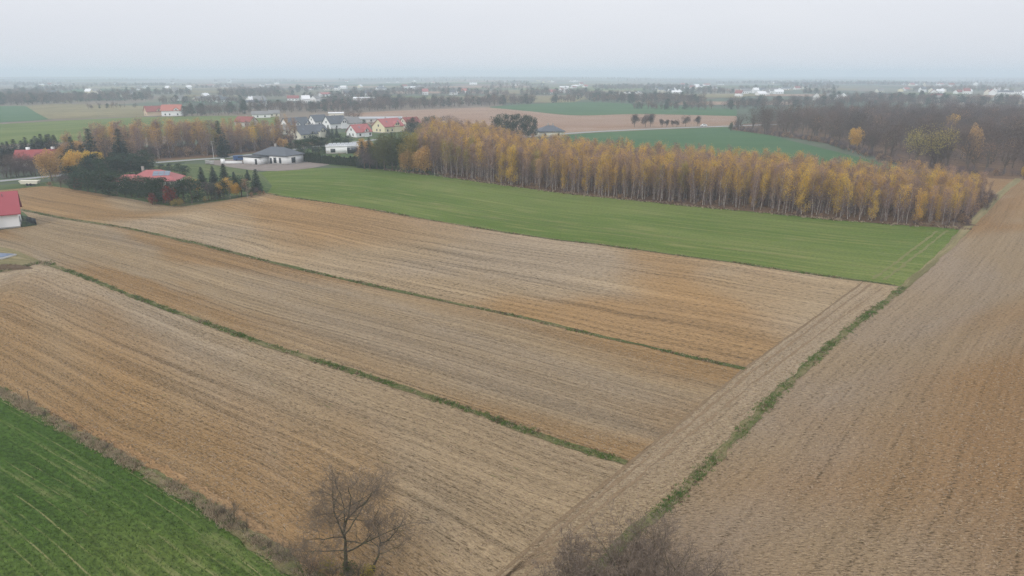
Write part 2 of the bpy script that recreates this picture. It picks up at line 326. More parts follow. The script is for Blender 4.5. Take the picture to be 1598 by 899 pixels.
# ------------------------------------------------------------------ mesh builder
class MB:
    def __init__(s): s.v = []; s.f = []; s.m = []; s.t = []; s.nv = 0
    def add(s, V, F, mi=0, tone=None):
        """V (n,3); F (k,3 or 4) index array; tone per vertex"""
        V = np.asarray(V, float).reshape(-1, 3); F = np.asarray(F, int)
        s.v.append(V); s.f.append((F + s.nv, mi)); s.nv += len(V)
        s.t.append(np.full(len(V), 0.5) if tone is None else np.broadcast_to(np.asarray(tone, float), (len(V),)))
    def box(s, c, d, mi=0, rz=0.0):
        x, y, z = [k / 2 for k in d]
        V = np.array([[-x, -y, -z], [x, -y, -z], [x, y, -z], [-x, y, -z], [-x, -y, z], [x, -y, z], [x, y, z], [-x, y, z]])
        if rz: V = V @ np.array([[math.cos(rz), math.sin(rz), 0], [-math.sin(rz), math.cos(rz), 0], [0, 0, 1]])
        s.add(V + np.array(c), [[0, 3, 2, 1], [4, 5, 6, 7], [0, 1, 5, 4], [1, 2, 6, 5], [2, 3, 7, 6], [3, 0, 4, 7]], mi)
    def poly(s, V, faces, mi=0):
        V = np.asarray(V, float)
        for f in faces: s.add(V[list(f)], [list(range(len(f)))], mi)
    def tube(s, P, r, n=6, mi=0, tone=0.5):
        P = np.asarray(P, float); k = len(P); r = np.broadcast_to(np.asarray(r, float), (k,))
        T = np.gradient(P, axis=0); T /= np.linalg.norm(T, axis=1)[:, None] + 1e-9
        ref = np.array([0.0, 0, 1]) if abs(T[0][2]) < 0.9 else np.array([1.0, 0, 0])
        A = np.cross(T, ref); A /= np.linalg.norm(A, axis=1)[:, None] + 1e-9
        B = np.cross(T, A)
        a = np.arange(n) * 2 * math.pi / n
        V = P[:, None] + r[:, None, None] * (A[:, None] * np.cos(a)[None, :, None] + B[:, None] * np.sin(a)[None, :, None])
        i = np.arange(k - 1)[:, None] * n; j = np.arange(n)[None]; j2 = (j + 1) % n
        F = np.stack([i + j, i + j2, i + n + j2, i + n + j], -1).reshape(-1, 4)
        s.add(V.reshape(-1, 3), F, mi, tone)
    def ribbons(s, P, D, L, wd, rng, mi=0, tone=None, bend=0.0):
        """many thin tapered triangles: foot P, direction D, length L, width wd"""
        n = len(P); D = D / (np.linalg.norm(D, axis=1)[:, None] + 1e-9)
        S = np.cross(D, rng.normal(size=(n, 3))); S /= np.linalg.norm(S, axis=1)[:, None] + 1e-9
        L = np.broadcast_to(L, (n,))[:, None]; wd = np.broadcast_to(wd, (n,))[:, None]
        E = P + D * L
        if bend: E = E + np.array([0, 0, -1.0]) * L * bend
        V = np.stack([P - S * wd / 2, P + S * wd / 2, E], 1).reshape(-1, 3)
        F = np.arange(3 * n).reshape(-1, 3)
        tn = rng.random(n) if tone is None else np.broadcast_to(tone, (n,))
        s.add(V, F, mi, np.repeat(tn, 3))
    def leaves(s, P, size, rng, mi=0, tone=None, flat=0.0):
        """many small quads of random tilt"""
        n = len(P)
        N = rng.normal(size=(n, 3)); N[:, 2] += flat * np.sign(N[:, 2] + 1e-6); N /= np.linalg.norm(N, axis=1)[:, None]
        A = np.cross(N, rng.normal(size=(n, 3))); A /= np.linalg.norm(A, axis=1)[:, None] + 1e-9
        B = np.cross(N, A)
        h = (np.broadcast_to(size, (n,)) * (0.6 + 0.8 * rng.random(n)))[:, None] / 2
        V = np.stack([P - A * h, P - B * h * .7, P + A * h, P + B * h * .7], 1).reshape(-1, 3)
        tn = rng.random(n) if tone is None else tone
        s.add(V, np.arange(4 * n).reshape(-1, 4), mi, np.repeat(tn, 4))
    def mesh(s, name, mats, smooth=False):
        me = bpy.data.meshes.new(name)
        V = np.concatenate(s.v) if s.v else np.zeros((0, 3))
        me.vertices.add(len(V)); me.vertices.foreach_set('co', V.ravel())
        loops = np.concatenate([f.ravel() for f, _ in s.f]); tot = np.concatenate([np.full(len(f), f.shape[1]) for f, _ in s.f])
        mi = np.concatenate([np.full(len(f), m) for f, m in s.f])
        me.loops.add(len(loops)); me.loops.foreach_set('vertex_index', loops)
        me.polygons.add(len(tot)); st = np.concatenate([[0], np.cumsum(tot)[:-1]])
        me.polygons.foreach_set('loop_start', st); me.polygons.foreach_set('material_index', mi)
        if smooth: me.polygons.foreach_set('use_smooth', np.ones(len(tot), bool))
        at_ = me.attributes.new('tone', 'FLOAT', 'POINT'); at_.data.foreach_set('value', np.concatenate(s.t))
        for k in (mats if isinstance(mats, (list, tuple)) else [mats]): me.materials.append(M[k] if isinstance(k, str) else k)
        me.update(calc_edges=True); me.validate(); return me
    def build(s, name, mats, parent=None, smooth=False, loc=None, **tags):
        return link(name, s.mesh(name, mats, smooth), parent, loc, **tags)

def link(name, me, parent=None, loc=None, rz=0.0, **tags):
    o = bpy.data.objects.new(name, me); COL.objects.link(o)
    if parent is not None: o.parent = parent
    if loc is not None: o.location = loc
    if rz: o.rotation_euler = (0, 0, rz)
    for k, v in tags.items():
        if v is not None: o[k] = v
    return o
def thing(name, label, category, loc, rz=0.0, group=None, scale=None):
    o = link(name, None, None, loc, rz, label=label, category=category, group=group)
    if scale is not None: o.scale = scale if hasattr(scale, '__len__') else (scale,) * 3
    o.empty_display_size = 0.5
    return o
def gz(x, y): return float(H(x, y))
ORD = ('first second third fourth fifth sixth seventh eighth ninth tenth eleventh twelfth thirteenth fourteenth fifteenth '
       'sixteenth seventeenth eighteenth nineteenth twentieth').split()
ORD += ['twenty-' + k for k in ORD[:9]] + ['thirtieth'] + ['thirty-' + k for k in ORD[:9]] + ['fortieth'] + ['forty-' + k for k in ORD[:9]]

# ------------------------------------------------------------------ the setting: ground sheets
def lift(x, y, off):
    d = np.sqrt(x * x + y * y)
    return off * np.maximum(1.0, (d / 300.0)) ** 1.5
def sheet(name, A, B, nu, nv, off, material, px=True, swap=False, kind='structure', smoothA=True, **tags):
    """a ruled sheet of ground between two lines, lying on the terrain; UV in metres"""
    PA, ua = resample(ats(A) if px else A, nu, smoothA); PB, ub = resample(ats(B) if px else B, nu, smoothA)
    t = np.linspace(0, 1, nv)[None, :, None]
    P = PA[:, None] * (1 - t) + PB[:, None] * t
    X, Y = P[..., 0], P[..., 1]; Z = H(X, Y) + lift(X, Y, off)
    V = np.stack([X, Y, Z], -1).reshape(-1, 3)
    wdt = float(np.mean(np.linalg.norm(PA - PB, axis=1)))
    U = np.broadcast_to(((ua + ub) / 2)[:, None], X.shape); T = np.broadcast_to(t[..., 0] * wdt, X.shape)
    if swap: U, T = T, U
    uv = np.stack([U, T], -1).reshape(-1, 2)
    i = np.arange(nu - 1)[:, None] * nv; j = np.arange(nv - 1)[None]
    F = np.stack([i + j, i + nv + j, i + nv + j + 1, i + j + 1], -1).reshape(-1, 4)
    n = np.cross(V[F[0, 1]] - V[F[0, 0]], V[F[0, 2]] - V[F[0, 0]])
    if n[2] < 0: F = F[:, ::-1]
    mb = MB(); mb.add(V, F); me = mb.mesh(name, [material], True)
    ul = me.uv_layers.new(name='UVMap'); ul.data.foreach_set('uv', uv[F.ravel()].ravel())
    return link(name, me, kind=kind, **tags)
def strip(name, line, width, off, material, n=160, px=True, jitter=0.0, seed=1, kind='structure', **tags):
    P, u = resample(ats(line) if px else np.asarray(line, float), n)
    T = np.gradient(P, axis=0); T /= np.linalg.norm(T, axis=1)[:, None]; N = np.stack([-T[:, 1], T[:, 0]], 1)
    rg = np.random.default_rng(seed)
    w = (width if hasattr(width, '__len__') else (width, width)); w = np.linspace(w[0], w[1], n)
    k = np.ones(5) / 5
    ja = np.convolve(rg.normal(size=n), k, 'same') * jitter; jb = np.convolve(rg.normal(size=n), k, 'same') * jitter
    return sheet(name, P + N * (w / 2 + ja)[:, None], P - N * (w / 2 + jb)[:, None], n, 5, off, material, px=False, kind=kind, smoothA=False, **tags)

# one sheet of land reaching the horizon
rr = np.concatenate([[0.0], 6 * 1.037 ** np.arange(216)]); na = 260
aa = np.arange(na) * 2 * math.pi / na
X = rr[:, None] * np.cos(aa); Y = rr[:, None] * np.sin(aa); Z = H(X, Y)
i = np.arange(len(rr) - 1)[:, None] * na; j = np.arange(na)[None]; j2 = (j + 1) % na
F = np.stack([i + j, i + na + j, i + na + j2, i + j2], -1).reshape(-1, 4)
def landmat():
    m, t = mat('open_land'); g = NG(t)
    pos = g.n('ShaderNodeNewGeometry').outputs['Position']
    v = g.n('ShaderNodeTexVoronoi'); v.inputs['Scale'].default_value = 1.0
    g.link(g.scale(pos, (.0052, .0026, 0)), v.inputs['Vector'])
    sep = g.n('ShaderNodeSeparateColor'); g.link(v.outputs['Color'], sep.inputs[0])
    c = g.mix(g.ramp(sep.outputs[0], .35, .55), (0.085, 0.105, 0.070), (0.175, 0.140, 0.105))
    c = g.mix(g.ramp(sep.outputs[1], .62, .75), c, (0.14, 0.135, 0.090))
    nz = g.noise(g.scale(pos, (.02, .02, .02)), 1.0, 5, .65)
    c = g.mix(1.0, c, grey(g, g.math('MULTIPLY_ADD', g.math('SUBTRACT', nz, .5), .9, 1.0)), 'MULTIPLY')
    g.out(g.bsdf(c, 0.95, 0.05)); return m
mb = MB(); mb.add(np.stack([X, Y, Z], -1).reshape(-1, 3), F)
link('ground', mb.mesh('ground', [landmat()], True), kind='structure')

L_NEAR = [(-140, 530), (-60, 576), (0, 611), (60, 645), (120, 678), (200, 722), (300, 778), (370, 825), (440, 873), (500, 922), (560, 976), (620, 1036)]
L2 = [(75, 412), (130, 432), (200, 460), (300, 497), (400, 533), (500, 565), (600, 597), (700, 630), (800, 665), (900, 700), (978, 724)]
L1 = [(35, 328), (100, 341), (200, 357), (300, 379), (400, 404), (500, 428), (600, 450), (700, 472), (800, 493), (900, 517), (1000, 540), (1100, 563), (1162, 577)]
L0 = [(410, 301), (450, 308), (550, 322), (650, 340), (750, 357), (850, 372), (950, 384), (1050, 398), (1150, 411), (1250, 426), (1340, 438), (1392, 445)]
T_ = [(1348, 440), (1250, 512), (1162, 577), (1070, 653), (980, 726), (890, 800), (800, 880), (700, 966), (620, 1036)]
V_ = [(1590, 279), (1552, 312), (1508, 358), (1460, 405), (1410, 449), (1340, 503), (1270, 562), (1200, 628), (1140, 690), (1090, 742), (1040, 790), (990, 830), (935, 885), (880, 938), (790, 1030)]
GREEN_TOP = [(400, 270), (440, 265), (520, 262), (600, 265), (700, 277), (800, 291), (900, 304), (1000, 314), (1100, 324), (1200, 333), (1300, 343), (1400, 351), (1508, 358)]

sheet('stubble_field', [(-140, 424), (0, 424), (60, 411)] + L2[1:], L_NEAR, 200, 70, 0.05, 'soil_near')
sheet('stubble_field', [(-140, 297), (-50, 312)] + L1, [(-140, 370), (0, 389)] + L2, 220, 60, 0.055, 'soil_mid')
sheet('stubble_field', [(-140, 296), (0, 293), (75, 288), (140, 300), (200, 309), (270, 320), (330, 314), (410, 301)] + L0[1:-1] + [(1346, 440)],
      [(-140, 297), (-50, 312)] + L1, 220, 60, 0.06, 'soil_up')
sheet('headland', T_, V_[4:], 200, 16, 0.065, 'soil_head')
VW = ats(V_); VR = VW + np.array([230.0, -20.0]); VR[0] = VW[0] + np.array([200, 25.0])
sheet('harrowed_field', VW, VR, 220, 60, 0.05, 'soil_right', px=False)
sheet('green_field', GREEN_TOP, L0 + [(1410, 449)], 220, 50, 0.05, 'green_up')
NW = ats(L_NEAR); NB = NW + np.array([-42.0, -46.0])
sheet('green_field', NW, NB, 160, 60, 0.05, 'green_near', px=False)

# verges, ruts, road
strip('field_verge', L_NEAR, (0.7, 1.6), 0.11, 'verge', 260, jitter=0.35, seed=2)
strip('field_rut', [(x + 20, y - 6) for x, y in L_NEAR[3:]], (.6, 1.5), 0.10, 'ochre', 240, jitter=0.35, seed=61)
strip('field_verge', L2, (1.0, .9), 0.11, 'verge', 260, jitter=0.25, seed=3)
strip('field_verge', [(-60, 310)] + L1, (1.3, 0.9), 0.11, 'verge', 200, jitter=0.3, seed=4)
strip('field_verge', L0, 1.0, 0.11, 'verge', 200, jitter=0.25, seed=5)
strip('field_verge', V_[4:], (1.0, .9), 0.11, 'verge', 300, jitter=0.3, seed=6)
strip('field_verge', V_[:5], (2.5, 1.4), 0.11, 'rough', 120, jitter=0.3, seed=7)
strip('field_rut', T_, 0.34, 0.085, 'track', 260, jitter=0.12, seed=8)
for k, dx in enumerate((12, 30)):
    strip('field_rut', [(x + dx, y + dx * 0.3) for x, y in T_], 0.30, 0.09, 'track2', 260, jitter=0.2, seed=9 + k)
for k, (a, b) in enumerate((((1478, 360), (1380, 437)), ((1462, 361), (1362, 436)))):
    strip('field_rut', [a, ((a[0] + b[0]) / 2 + 1, (a[1] + b[1]) / 2), b], 0.6, 0.085, 'dryline', 120, jitter=0.25, seed=20 + k)
for k, dy in enumerate((-16, -22)):
    strip('field_rut', [(430, 303 + dy * .5), (560, 322 + dy * .9), (720, 350 + dy * 1.1), (900, 378 + dy * 1.2), (1100, 405 + dy * 1.3), (1250, 424 + dy * 1.4)], 0.3, 0.085, 'dryline', 200, jitter=0.2, seed=30 + k)
# the turning loop of the tractor at the near end of the headland
for k, dd in enumerate((0, 12, 27, 40)):
    strip('field_rut', [(770 - dd * .2, 925), (812, 880 + dd * .2), (862, 848 + dd * .7), (910, 838 + dd * .9), (970, 836 + dd)], 0.28, 0.095, 'track', 90, jitter=0.1, seed=40 + k)

ROAD = [(-120, 298), (-60, 290), (0, 283), (75, 276), (140, 268), (215, 257), (300, 250), (350, 246.5), (400, 241), (450, 235), (520, 226), (600, 217)]
strip('road_verge', ROAD, (9.5, 9.5), 0.075, 'lawn', 160, jitter=0.4, seed=50)
strip('road', ROAD, (4.6, 4.6), 0.13, 'asphalt', 160)
FROAD = [(800, 216), (878, 209.5), (950, 205), (1050, 200.5), (1150, 197), (1300, 192)]
strip('road_verge', FROAD, 12, 0.075, 'rough', 100, jitter=.6, seed=51)
strip('road', FROAD, 6.0, 0.13, 'asphalt', 100)

sheet('garden_lawn', [(-140, 297), (0, 289), (75, 284), (140, 274), (215, 262), (300, 256), (340, 259), (400, 268), (425, 290)],
      [(-140, 304), (0, 297), (75, 291), (140, 300), (200, 310), (270, 322), (330, 316), (380, 308), (418, 301)], 120, 14, 0.09, 'lawn')
sheet('garden_lawn', [(-140, 314), (-20, 322), (36, 331)], [(-140, 374), (0, 359), (58, 352)], 50, 16, 0.10, 'lawn')
sheet('garden_lawn', [(-140, 374), (0, 386), (45, 400), (66, 409)], [(-140, 432), (0, 425), (40, 416), (66, 410.5)], 50, 12, 0.10, 'rough')
sheet('yard', [(318, 251), (350, 249.5), (400, 246), (440, 246), (480, 250), (512, 255)], [(332, 257.5), (365, 262), (400, 266.5), (440, 267), (484, 263), (514, 257.5)], 60, 16, 0.12, 'paving')
sheet('wood_floor', [(560, 230), (640, 226), (760, 232), (900, 250), (1050, 268), (1250, 288), (1400, 300), (1556, 308)], GREEN_TOP[4:], 120, 24, 0.07, 'litter')
sheet('wood_floor', [(80, 238), (250, 231), (450, 222), (560, 226)], [(80, 274), (215, 255), (340, 245), (450, 233)], 60, 14, 0.055, 'litter')
sheet('wood_floor', [(1140, 196), (1300, 184), (1600, 181), (1900, 183)], [(1140, 203), (1285, 223.5), (1480, 271.5), (1760, 284)], 60, 40, 0.075, 'litter')
sheet('wood_floor', [(425, 212), (520, 207), (640, 205), (720, 206)], [(460, 254), (540, 261), (600, 264), (720, 279)], 60, 20, 0.05, 'lawn')

sheet('stubble_field', [(1400, 263), (1480, 271), (1560, 275.5), (1598, 276)], [(1500, 318), (1546, 316), (1570, 296), (1592, 279)], 40, 20, 0.055, 'soil_right')
# fields beyond the plantation
sheet('green_field', [(860, 212), (950, 206), (1050, 202), (1150, 198)], [(860, 262), (1000, 266), (1200, 270), (1450, 272)], 80, 40, 0.06, 'green_far')
sheet('ploughed_field', [(540, 178), (620, 173), (700, 170), (765, 168), (830, 174), (900, 180), (1000, 178), (1150, 181)],
      [(600, 206), (680, 207), (760, 212), (820, 214), (880, 208), (950, 204), (1050, 199.5), (1150, 196)], 100, 30, 0.05, 'soil_far')
sheet('green_field', [(765, 167), (830, 163), (900, 160), (1000, 163), (1150, 171)], [(765, 168.5), (830, 174.5), (900, 180.5), (1000, 178.5), (1150, 181.5)], 80, 20, 0.07, 'green_far')
sheet('green_field', [(-150, 198), (0, 194), (110, 188), (230, 183), (370, 181), (435, 182)], [(-150, 236), (0, 226), (110, 222), (230, 214), (370, 206), (435, 202)], 80, 30, 0.05, 'green_up')
sheet('green_field', [(-150, 168), (0, 166), (40, 166), (70, 169)], [(-150, 195), (0, 191), (60, 188), (112, 183)], 50, 24, 0.05, 'green_far')
sheet('stubble_field', [(40, 166), (90, 163), (150, 164), (230, 166)], [(75, 186), (130, 185), (180, 183), (235, 182)], 50, 24, 0.06, M['rough'])

# ------------------------------------------------------------------ haze: one even body of air round everything
BOX = 15000.0
mb = MB(); mb.box((0, 0, 21.0), (2 * BOX, 2 * BOX, 90.0))
hm, ht = mat('haze_air'); g = NG(ht)
pv = g.n('ShaderNodeVolumePrincipled'); pv.inputs['Color'].default_value = HAZE_COLOR
pv.inputs['Density'].default_value = HAZE_DENSITY; pv.inputs['Anisotropy'].default_value = 0.0
o_ = g.n('ShaderNodeOutputMaterial'); g.link(pv.outputs[0], o_.inputs['Volume'])
hm.cycles.volume_sampling = 'DISTANCE'; hm.cycles.homogeneous_volume = True
link('haze', mb.mesh('haze', [hm]), kind='stuff', label='pale autumn haze lying over the whole plain', category='haze')

# ------------------------------------------------------------------ trees
def ellipsoid(rng, n, c, r, bias=0.5):
    D = rng.normal(size=(n, 3)); D /= np.linalg.norm(D, axis=1)[:, None]
    return np.array(c) + D * np.array(r) * (rng.random(n) ** bias)[:, None], D

def birch(seed, h, leaf, nleaf, ntwig, spread=1.0, low=0.42):
    rng = np.random.default_rng(seed)
    tr = MB(); lean = rng.normal(size=2) * 0.035
    z = np.linspace(0, h * 0.97, 9)
    P = np.stack([lean[0] * z + 0.12 * np.sin(z * .5 + seed), lean[1] * z + .12 * np.cos(z * .45 + seed), z], 1)
    r = 0.085 * (1 - z / h) ** 0.7 + 0.012
    tr.tube(P, r, 6)
    cr_ = MB()
    nl = 16
    tips = []
    for k in range(nl):
        f = low * 0.8 + (0.96 - low * .8) * (k + rng.random()) / nl
        p = np.array([np.interp(f * h, z, P[:, i]) for i in range(3)])
        a = rng.random() * 6.283; L = (0.9 + 0.8 * rng.random()) * spread * (1.25 - f * .8)
        q = p + np.array([math.cos(a) * L, math.sin(a) * L, L * (1.2 + .6 * rng.random())])
        mid = (p + q) / 2 + np.array([math.cos(a), math.sin(a), -.3]) * .12
        tr.tube([p, mid, q], [.035, .025, .01], 3); tips.append((p, mid, q))
    T = np.array([[*p, *q] for p, m_, q in tips])
    ntwig = int(ntwig * 1.5); k = rng.integers(0, nl, ntwig); f = rng.random((ntwig, 1)) * .9 + .1
    TP = T[k, :3] * (1 - f) + T[k, 3:] * f
    D = rng.normal(size=(ntwig, 3)); D[:, 2] += 0.5; D[:, :2] += (TP[:, :2] - np.mean(P[:, :2], 0)) * .6
    cr_.ribbons(TP, D, 0.6 + .8 * rng.random(ntwig), 0.036, rng, 0, bend=.3)
    nb = 320; f = rng.random(nb) ** .8 * (low + .15) + .05; TP = np.stack([np.interp(f * h, z, P[:, i]) for i in range(3)], 1)   # dead twigs low on the stem
    D = rng.normal(size=(nb, 3)); D[:, 2] = .5; cr_.ribbons(TP, D, .5 + .8 * rng.random(nb), .03, rng, 0)
    if nleaf:
        nleaf = int(nleaf * 2.1)
        k = rng.integers(0, nl, nleaf); k = np.minimum(nl - 1, (nl * rng.random(nleaf) ** (.62 if low > .15 else 1.0)).astype(int)); f = rng.random((nleaf, 1)) * .9 + .2
        LP = T[k, :3] * (1 - f) + T[k, 3:] * f + rng.normal(size=(nleaf, 3)) * np.array([.44, .44, .55]) * spread
        dens = np.array([rng.random() for _ in range(nl)])[k]
        keep = rng.random(nleaf) < 0.35 + dens
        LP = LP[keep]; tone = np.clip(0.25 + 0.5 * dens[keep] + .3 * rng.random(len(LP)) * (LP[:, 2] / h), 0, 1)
        cr_.leaves(LP, 0.21, rng, 1, tone)
    return tr, cr_, leaf

def broad(seed, h, w, twigs, leaf=None, nleaf=0, base=0.22, lsize=.24, tw=.05):
    """round-headed tree, bare or in leaf"""
    rng = np.random.default_rng(seed)
    tr = MB(); c = np.array([0, 0, h * (base + (1 - base) / 2)]); rad = np.array([w / 2, w / 2, h * (1 - base) / 2])
    z = np.linspace(0, h * .55, 6); P = np.stack([.15 * np.sin(z * .6 + seed), .15 * np.cos(z * .5 + seed), z], 1)
    tr.tube(P, (0.022 * h) * (1 - .6 * z / z[-1]), 6)
    lobes, _ = ellipsoid(rng, 15, c, rad * .70, 0.5)
    for q in lobes:
        f = .35 + .6 * rng.random(); p = np.array([np.interp(f * z[-1], z, P[:, i]) for i in range(3)])
        mid = (p + q) / 2 + rng.normal(size=3) * .25 + np.array([0, 0, .3])
        tr.tube([p, mid, q, q + (q - mid) * .6], np.array([.009, .006, .004, .0015]) * h, 4)
    lr = rng.uniform(.30, .48, 15)[:, None]
    k = rng.integers(0, 15, twigs); PP, D = ellipsoid(rng, twigs, (0, 0, 0), (1, 1, 1), .45)
    TP = lobes[k] + PP * lr[k] * rad
    D = D + 0.8 * (TP - c) / rad + np.array([0, 0, .35]) + .35 * rng.normal(size=D.shape)
    cr_ = MB()
    tone = np.clip((rng.random(15)[k] * .6 + .4 * rng.random(twigs)), 0, 1)
    cr_.ribbons(TP, D, .5 + .8 * rng.random(twigs) * h / 12, tw, rng, 0, tone)
    if nleaf:
        k = rng.integers(0, 15, nleaf); PP, _ = ellipsoid(rng, nleaf, (0, 0, 0), (1, 1, 1), .40)
        LP = lobes[k] + PP * lr[k] * rad * 1.1
        tone = np.clip(rng.random(15)[k] * .5 + .5 * rng.random(nleaf), 0, 1)
        cr_.leaves(LP, lsize, rng, 1, tone)
    return tr, cr_, leaf

def spruce(seed, h, w, dens=1.0):
    rng = np.random.default_rng(seed); tr = MB(); cr_ = MB()
    tr.tube([[0, 0, 0], [0, 0, h * .5], [0, 0, h]], [.018 * h, .011 * h, .01], 6)
    for z in np.arange(.05 * h, h * .985, .30):
        f = z / h; R_ = w / 2 * (1 - f) ** .85 * rng.uniform(.82, 1.1) + .06
        n = int((6 + 7 * (1 - f)) * dens)
        for a in rng.random() * 6.28 + np.arange(n) * 6.283 / n + rng.normal(size=n) * .2:
            L = R_ * rng.uniform(.65, 1.12); m_ = max(3, int(L * 7))
            s_ = np.linspace(.12, 1, m_)[:, None]
            d = np.array([math.cos(a), math.sin(a), 0])
            PP = np.array([0, 0, z]) + d * L * s_ + np.array([0, 0, 1]) * (-.28 * L * s_ + .16 * L * s_ ** 3)
            side = np.array([-d[1], d[0], 0]) * np.where(np.arange(m_) % 2, 1, -1)[:, None]
            D = d * .7 + side * .8 + np.array([0, 0, -.25])
            cr_.ribbons(PP, D, .30 + .22 * rng.random(m_), .26, rng, 0, np.clip(.25 + .6 * s_[:, 0] * rng.random(m_) + .15 * f, 0, 1))
    cr_.ribbons(np.array([[0, 0, h * .95]] * 6), np.array([0, 0, 1.0]) + rng.normal(size=(6, 3)) * .3, .4, .12, rng, 0)
    return tr, cr_, None

def pine(seed, h, w, base=.12, n=1800):
    rng = np.random.default_rng(seed); tr = MB(); cr_ = MB()
    z = np.linspace(0, h * .9, 5); tr.tube(np.stack([.1 * np.sin(z), .1 * np.cos(z), z], 1), .022 * h * (1 - .8 * z / h), 6)
    nl = 26; f = base + (.97 - base) * rng.random(nl) ** .9
    a = rng.random(nl) * 6.283; rad = w / 2 * np.sqrt(np.clip(1 - (f - .1) ** 2.2, .05, 1)) * rng.uniform(.4, .85, nl)
    C = np.stack([np.cos(a) * rad, np.sin(a) * rad, f * h], 1)
    for q in C: tr.tube([[0, 0, q[2] * .85], q], [.01 * h, .004 * h], 3)
    k = rng.integers(0, nl, n); PP, D = ellipsoid(rng, n, (0, 0, 0), (1, 1, .72), .45)
    s_ = (w * rng.uniform(.16, .26, nl))[k][:, None]
    TP = C[k] + PP * s_
    cr_.ribbons(TP, D + np.array([0, 0, .6]) + .5 * rng.normal(size=D.shape), .28 + .2 * rng.random(n), .16, rng, 0,
                np.clip(.2 + .35 * PP[:, 2] + .5 * rng.random(n), 0, 1))
    return tr, cr_, None

def thuja(seed, h, w):
    rng = np.random.default_rng(seed); tr = MB(); cr_ = MB()
    tr.tube([[0, 0, 0], [0, 0, h * .9]], [.06, .02], 5)
    n = 900; f = rng.random(n) ** 1.1; a = rng.random(n) * 6.283
    rad = w / 2 * np.clip(np.minimum(1, (1.02 - f) * 2.0), 0, 1) ** .7 * (.75 + .3 * rng.random(n))
    P = np.stack([np.cos(a) * rad, np.sin(a) * rad, .05 + f * h * .97], 1)
    D = np.stack([np.cos(a) * .5, np.sin(a) * .5, np.ones(n)], 1) + rng.normal(size=(n, 3)) * .3
    cr_.ribbons(P, D, .25 + .2 * rng.random(n), .15, rng, 0)
    return tr, cr_, None

KINDS = {}
def kind(key, made, trunk_mat, twig_mat):
    """keep the two meshes of a modelled tree: trunk and crown, and one joined mesh for masses"""
    tr, cr_, leaf = made
    mats = [twig_mat] + ([leaf] if leaf else [])
    a, b = tr.mesh('trunk', [trunk_mat], True), cr_.mesh('crown', mats)
    hh = max(float(v[:, 2].max()) for v in tr.v + cr_.v)
    j = MB(); 
    for (f, mi), v, t in zip(tr.f, tr.v, tr.t): pass
    j.v = tr.v + cr_.v; j.t = tr.t + cr_.t
    j.f = [(f, 0) for f, _ in tr.f] + [(f + tr.nv, mi + 1) for f, mi in cr_.f]; j.nv = tr.nv + cr_.nv
    KINDS.setdefault(key, []).append((a, b, hh, (j, [trunk_mat] + mats)))
for s in range(4):
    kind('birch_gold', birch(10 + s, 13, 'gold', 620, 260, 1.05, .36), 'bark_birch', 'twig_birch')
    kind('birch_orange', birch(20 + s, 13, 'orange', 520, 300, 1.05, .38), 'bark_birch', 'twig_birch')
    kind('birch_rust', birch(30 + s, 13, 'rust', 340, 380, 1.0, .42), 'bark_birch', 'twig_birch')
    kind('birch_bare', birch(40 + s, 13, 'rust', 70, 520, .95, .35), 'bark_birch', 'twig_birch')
for s in range(2):
    kind('birch_low', birch(50 + s, 13, 'gold', 1500, 260, 1.1, .08), 'bark_birch', 'twig_birch')
    kind('birch_olive', birch(60 + s, 13, 'olive', 800, 300, 1.15, .2), 'bark_birch', 'twig_birch')
for s in range(6):
    kind('bare', broad(100 + s, 14, 14, 1700, base=.08, tw=.06), 'bark', 'twig')
    if s < 3: kind('purple', broad(120 + s, 6, 5.5, 900, tw=.04, base=.1), 'bark', 'twig_purple')
    if s < 3: kind('bare_rust', broad(130 + s, 14, 10, 1300, 'rust', 420), 'bark', 'twig')
for s in range(2):
    kind('bare_dense', broad(136 + s, 10, 10, 3200, base=.16, tw=.09), 'bark', 'twig')
    kind('broad_gold', broad(140 + s, 8, 6, 260, 'gold', 3800, .08, .26), 'bark', 'twig')
    kind('broad_orange', broad(150 + s, 9, 7.5, 400, 'orange', 5000, .05, .28), 'bark', 'twig')
    kind('broad_olive', broad(160 + s, 12, 8, 500, 'olive', 4200, .06, .3), 'bark', 'twig')
    kind('broad_pale', broad(175 + s, 14, 11, 1100, 'paleyellow', 1700, .1, .3), 'bark', 'twig')
    kind('broad_green', broad(170 + s, 12, 7.5, 300, 'greenleaf', 4600, .04, .3), 'bark', 'twig')
    kind('shrub_red', broad(180 + s, 3.5, 2.6, 120, 'crimson', 700, .02, .2), 'bark', 'twig_purple')
    kind('shrub_olive', broad(190 + s, 3, 3.8, 150, 'olive', 800, .02, .2), 'bark', 'twig')
    kind('shrub_rust', broad(195 + s, 3, 3.4, 300, 'rust', 500, .02, .2), 'bark', 'twig')
for s in range(3):
    kind('spruce', spruce(200 + s, 9, 4.2), 'bark', 'needle')
    kind('pine', pine(210 + s, 7, 5.2), 'bark', 'pine')
    kind('thuja', thuja(220 + s, 3.2, 1.3), 'bark', 'thuja')

RNG = np.random.default_rng(5)
def plant(key, x, y, h, label, name, cat='tree', group=None, wide=1.0):
    v = KINDS[key][int(RNG.integers(len(KINDS[key])))]
    s = h / v[2]; w = s * wide * RNG.uniform(.9, 1.1)
    t = thing(name, label, cat, (x, y, gz(x, y)), RNG.random() * 6.283, group, (w, w, s))
    t.rotation_euler = (RNG.normal() * .022, RNG.normal() * .022, t.rotation_euler[2])
    link('trunk', v[0], t); link('crown', v[1], t)
    return t
def plant_px(key, px, by, ty, label, name, **kw):
    p = at(px, by); return plant(key, p[0], p[1], hgt(px, by, ty) * (1.2 if key == 'pine' else 1.06), label, name, **kw)

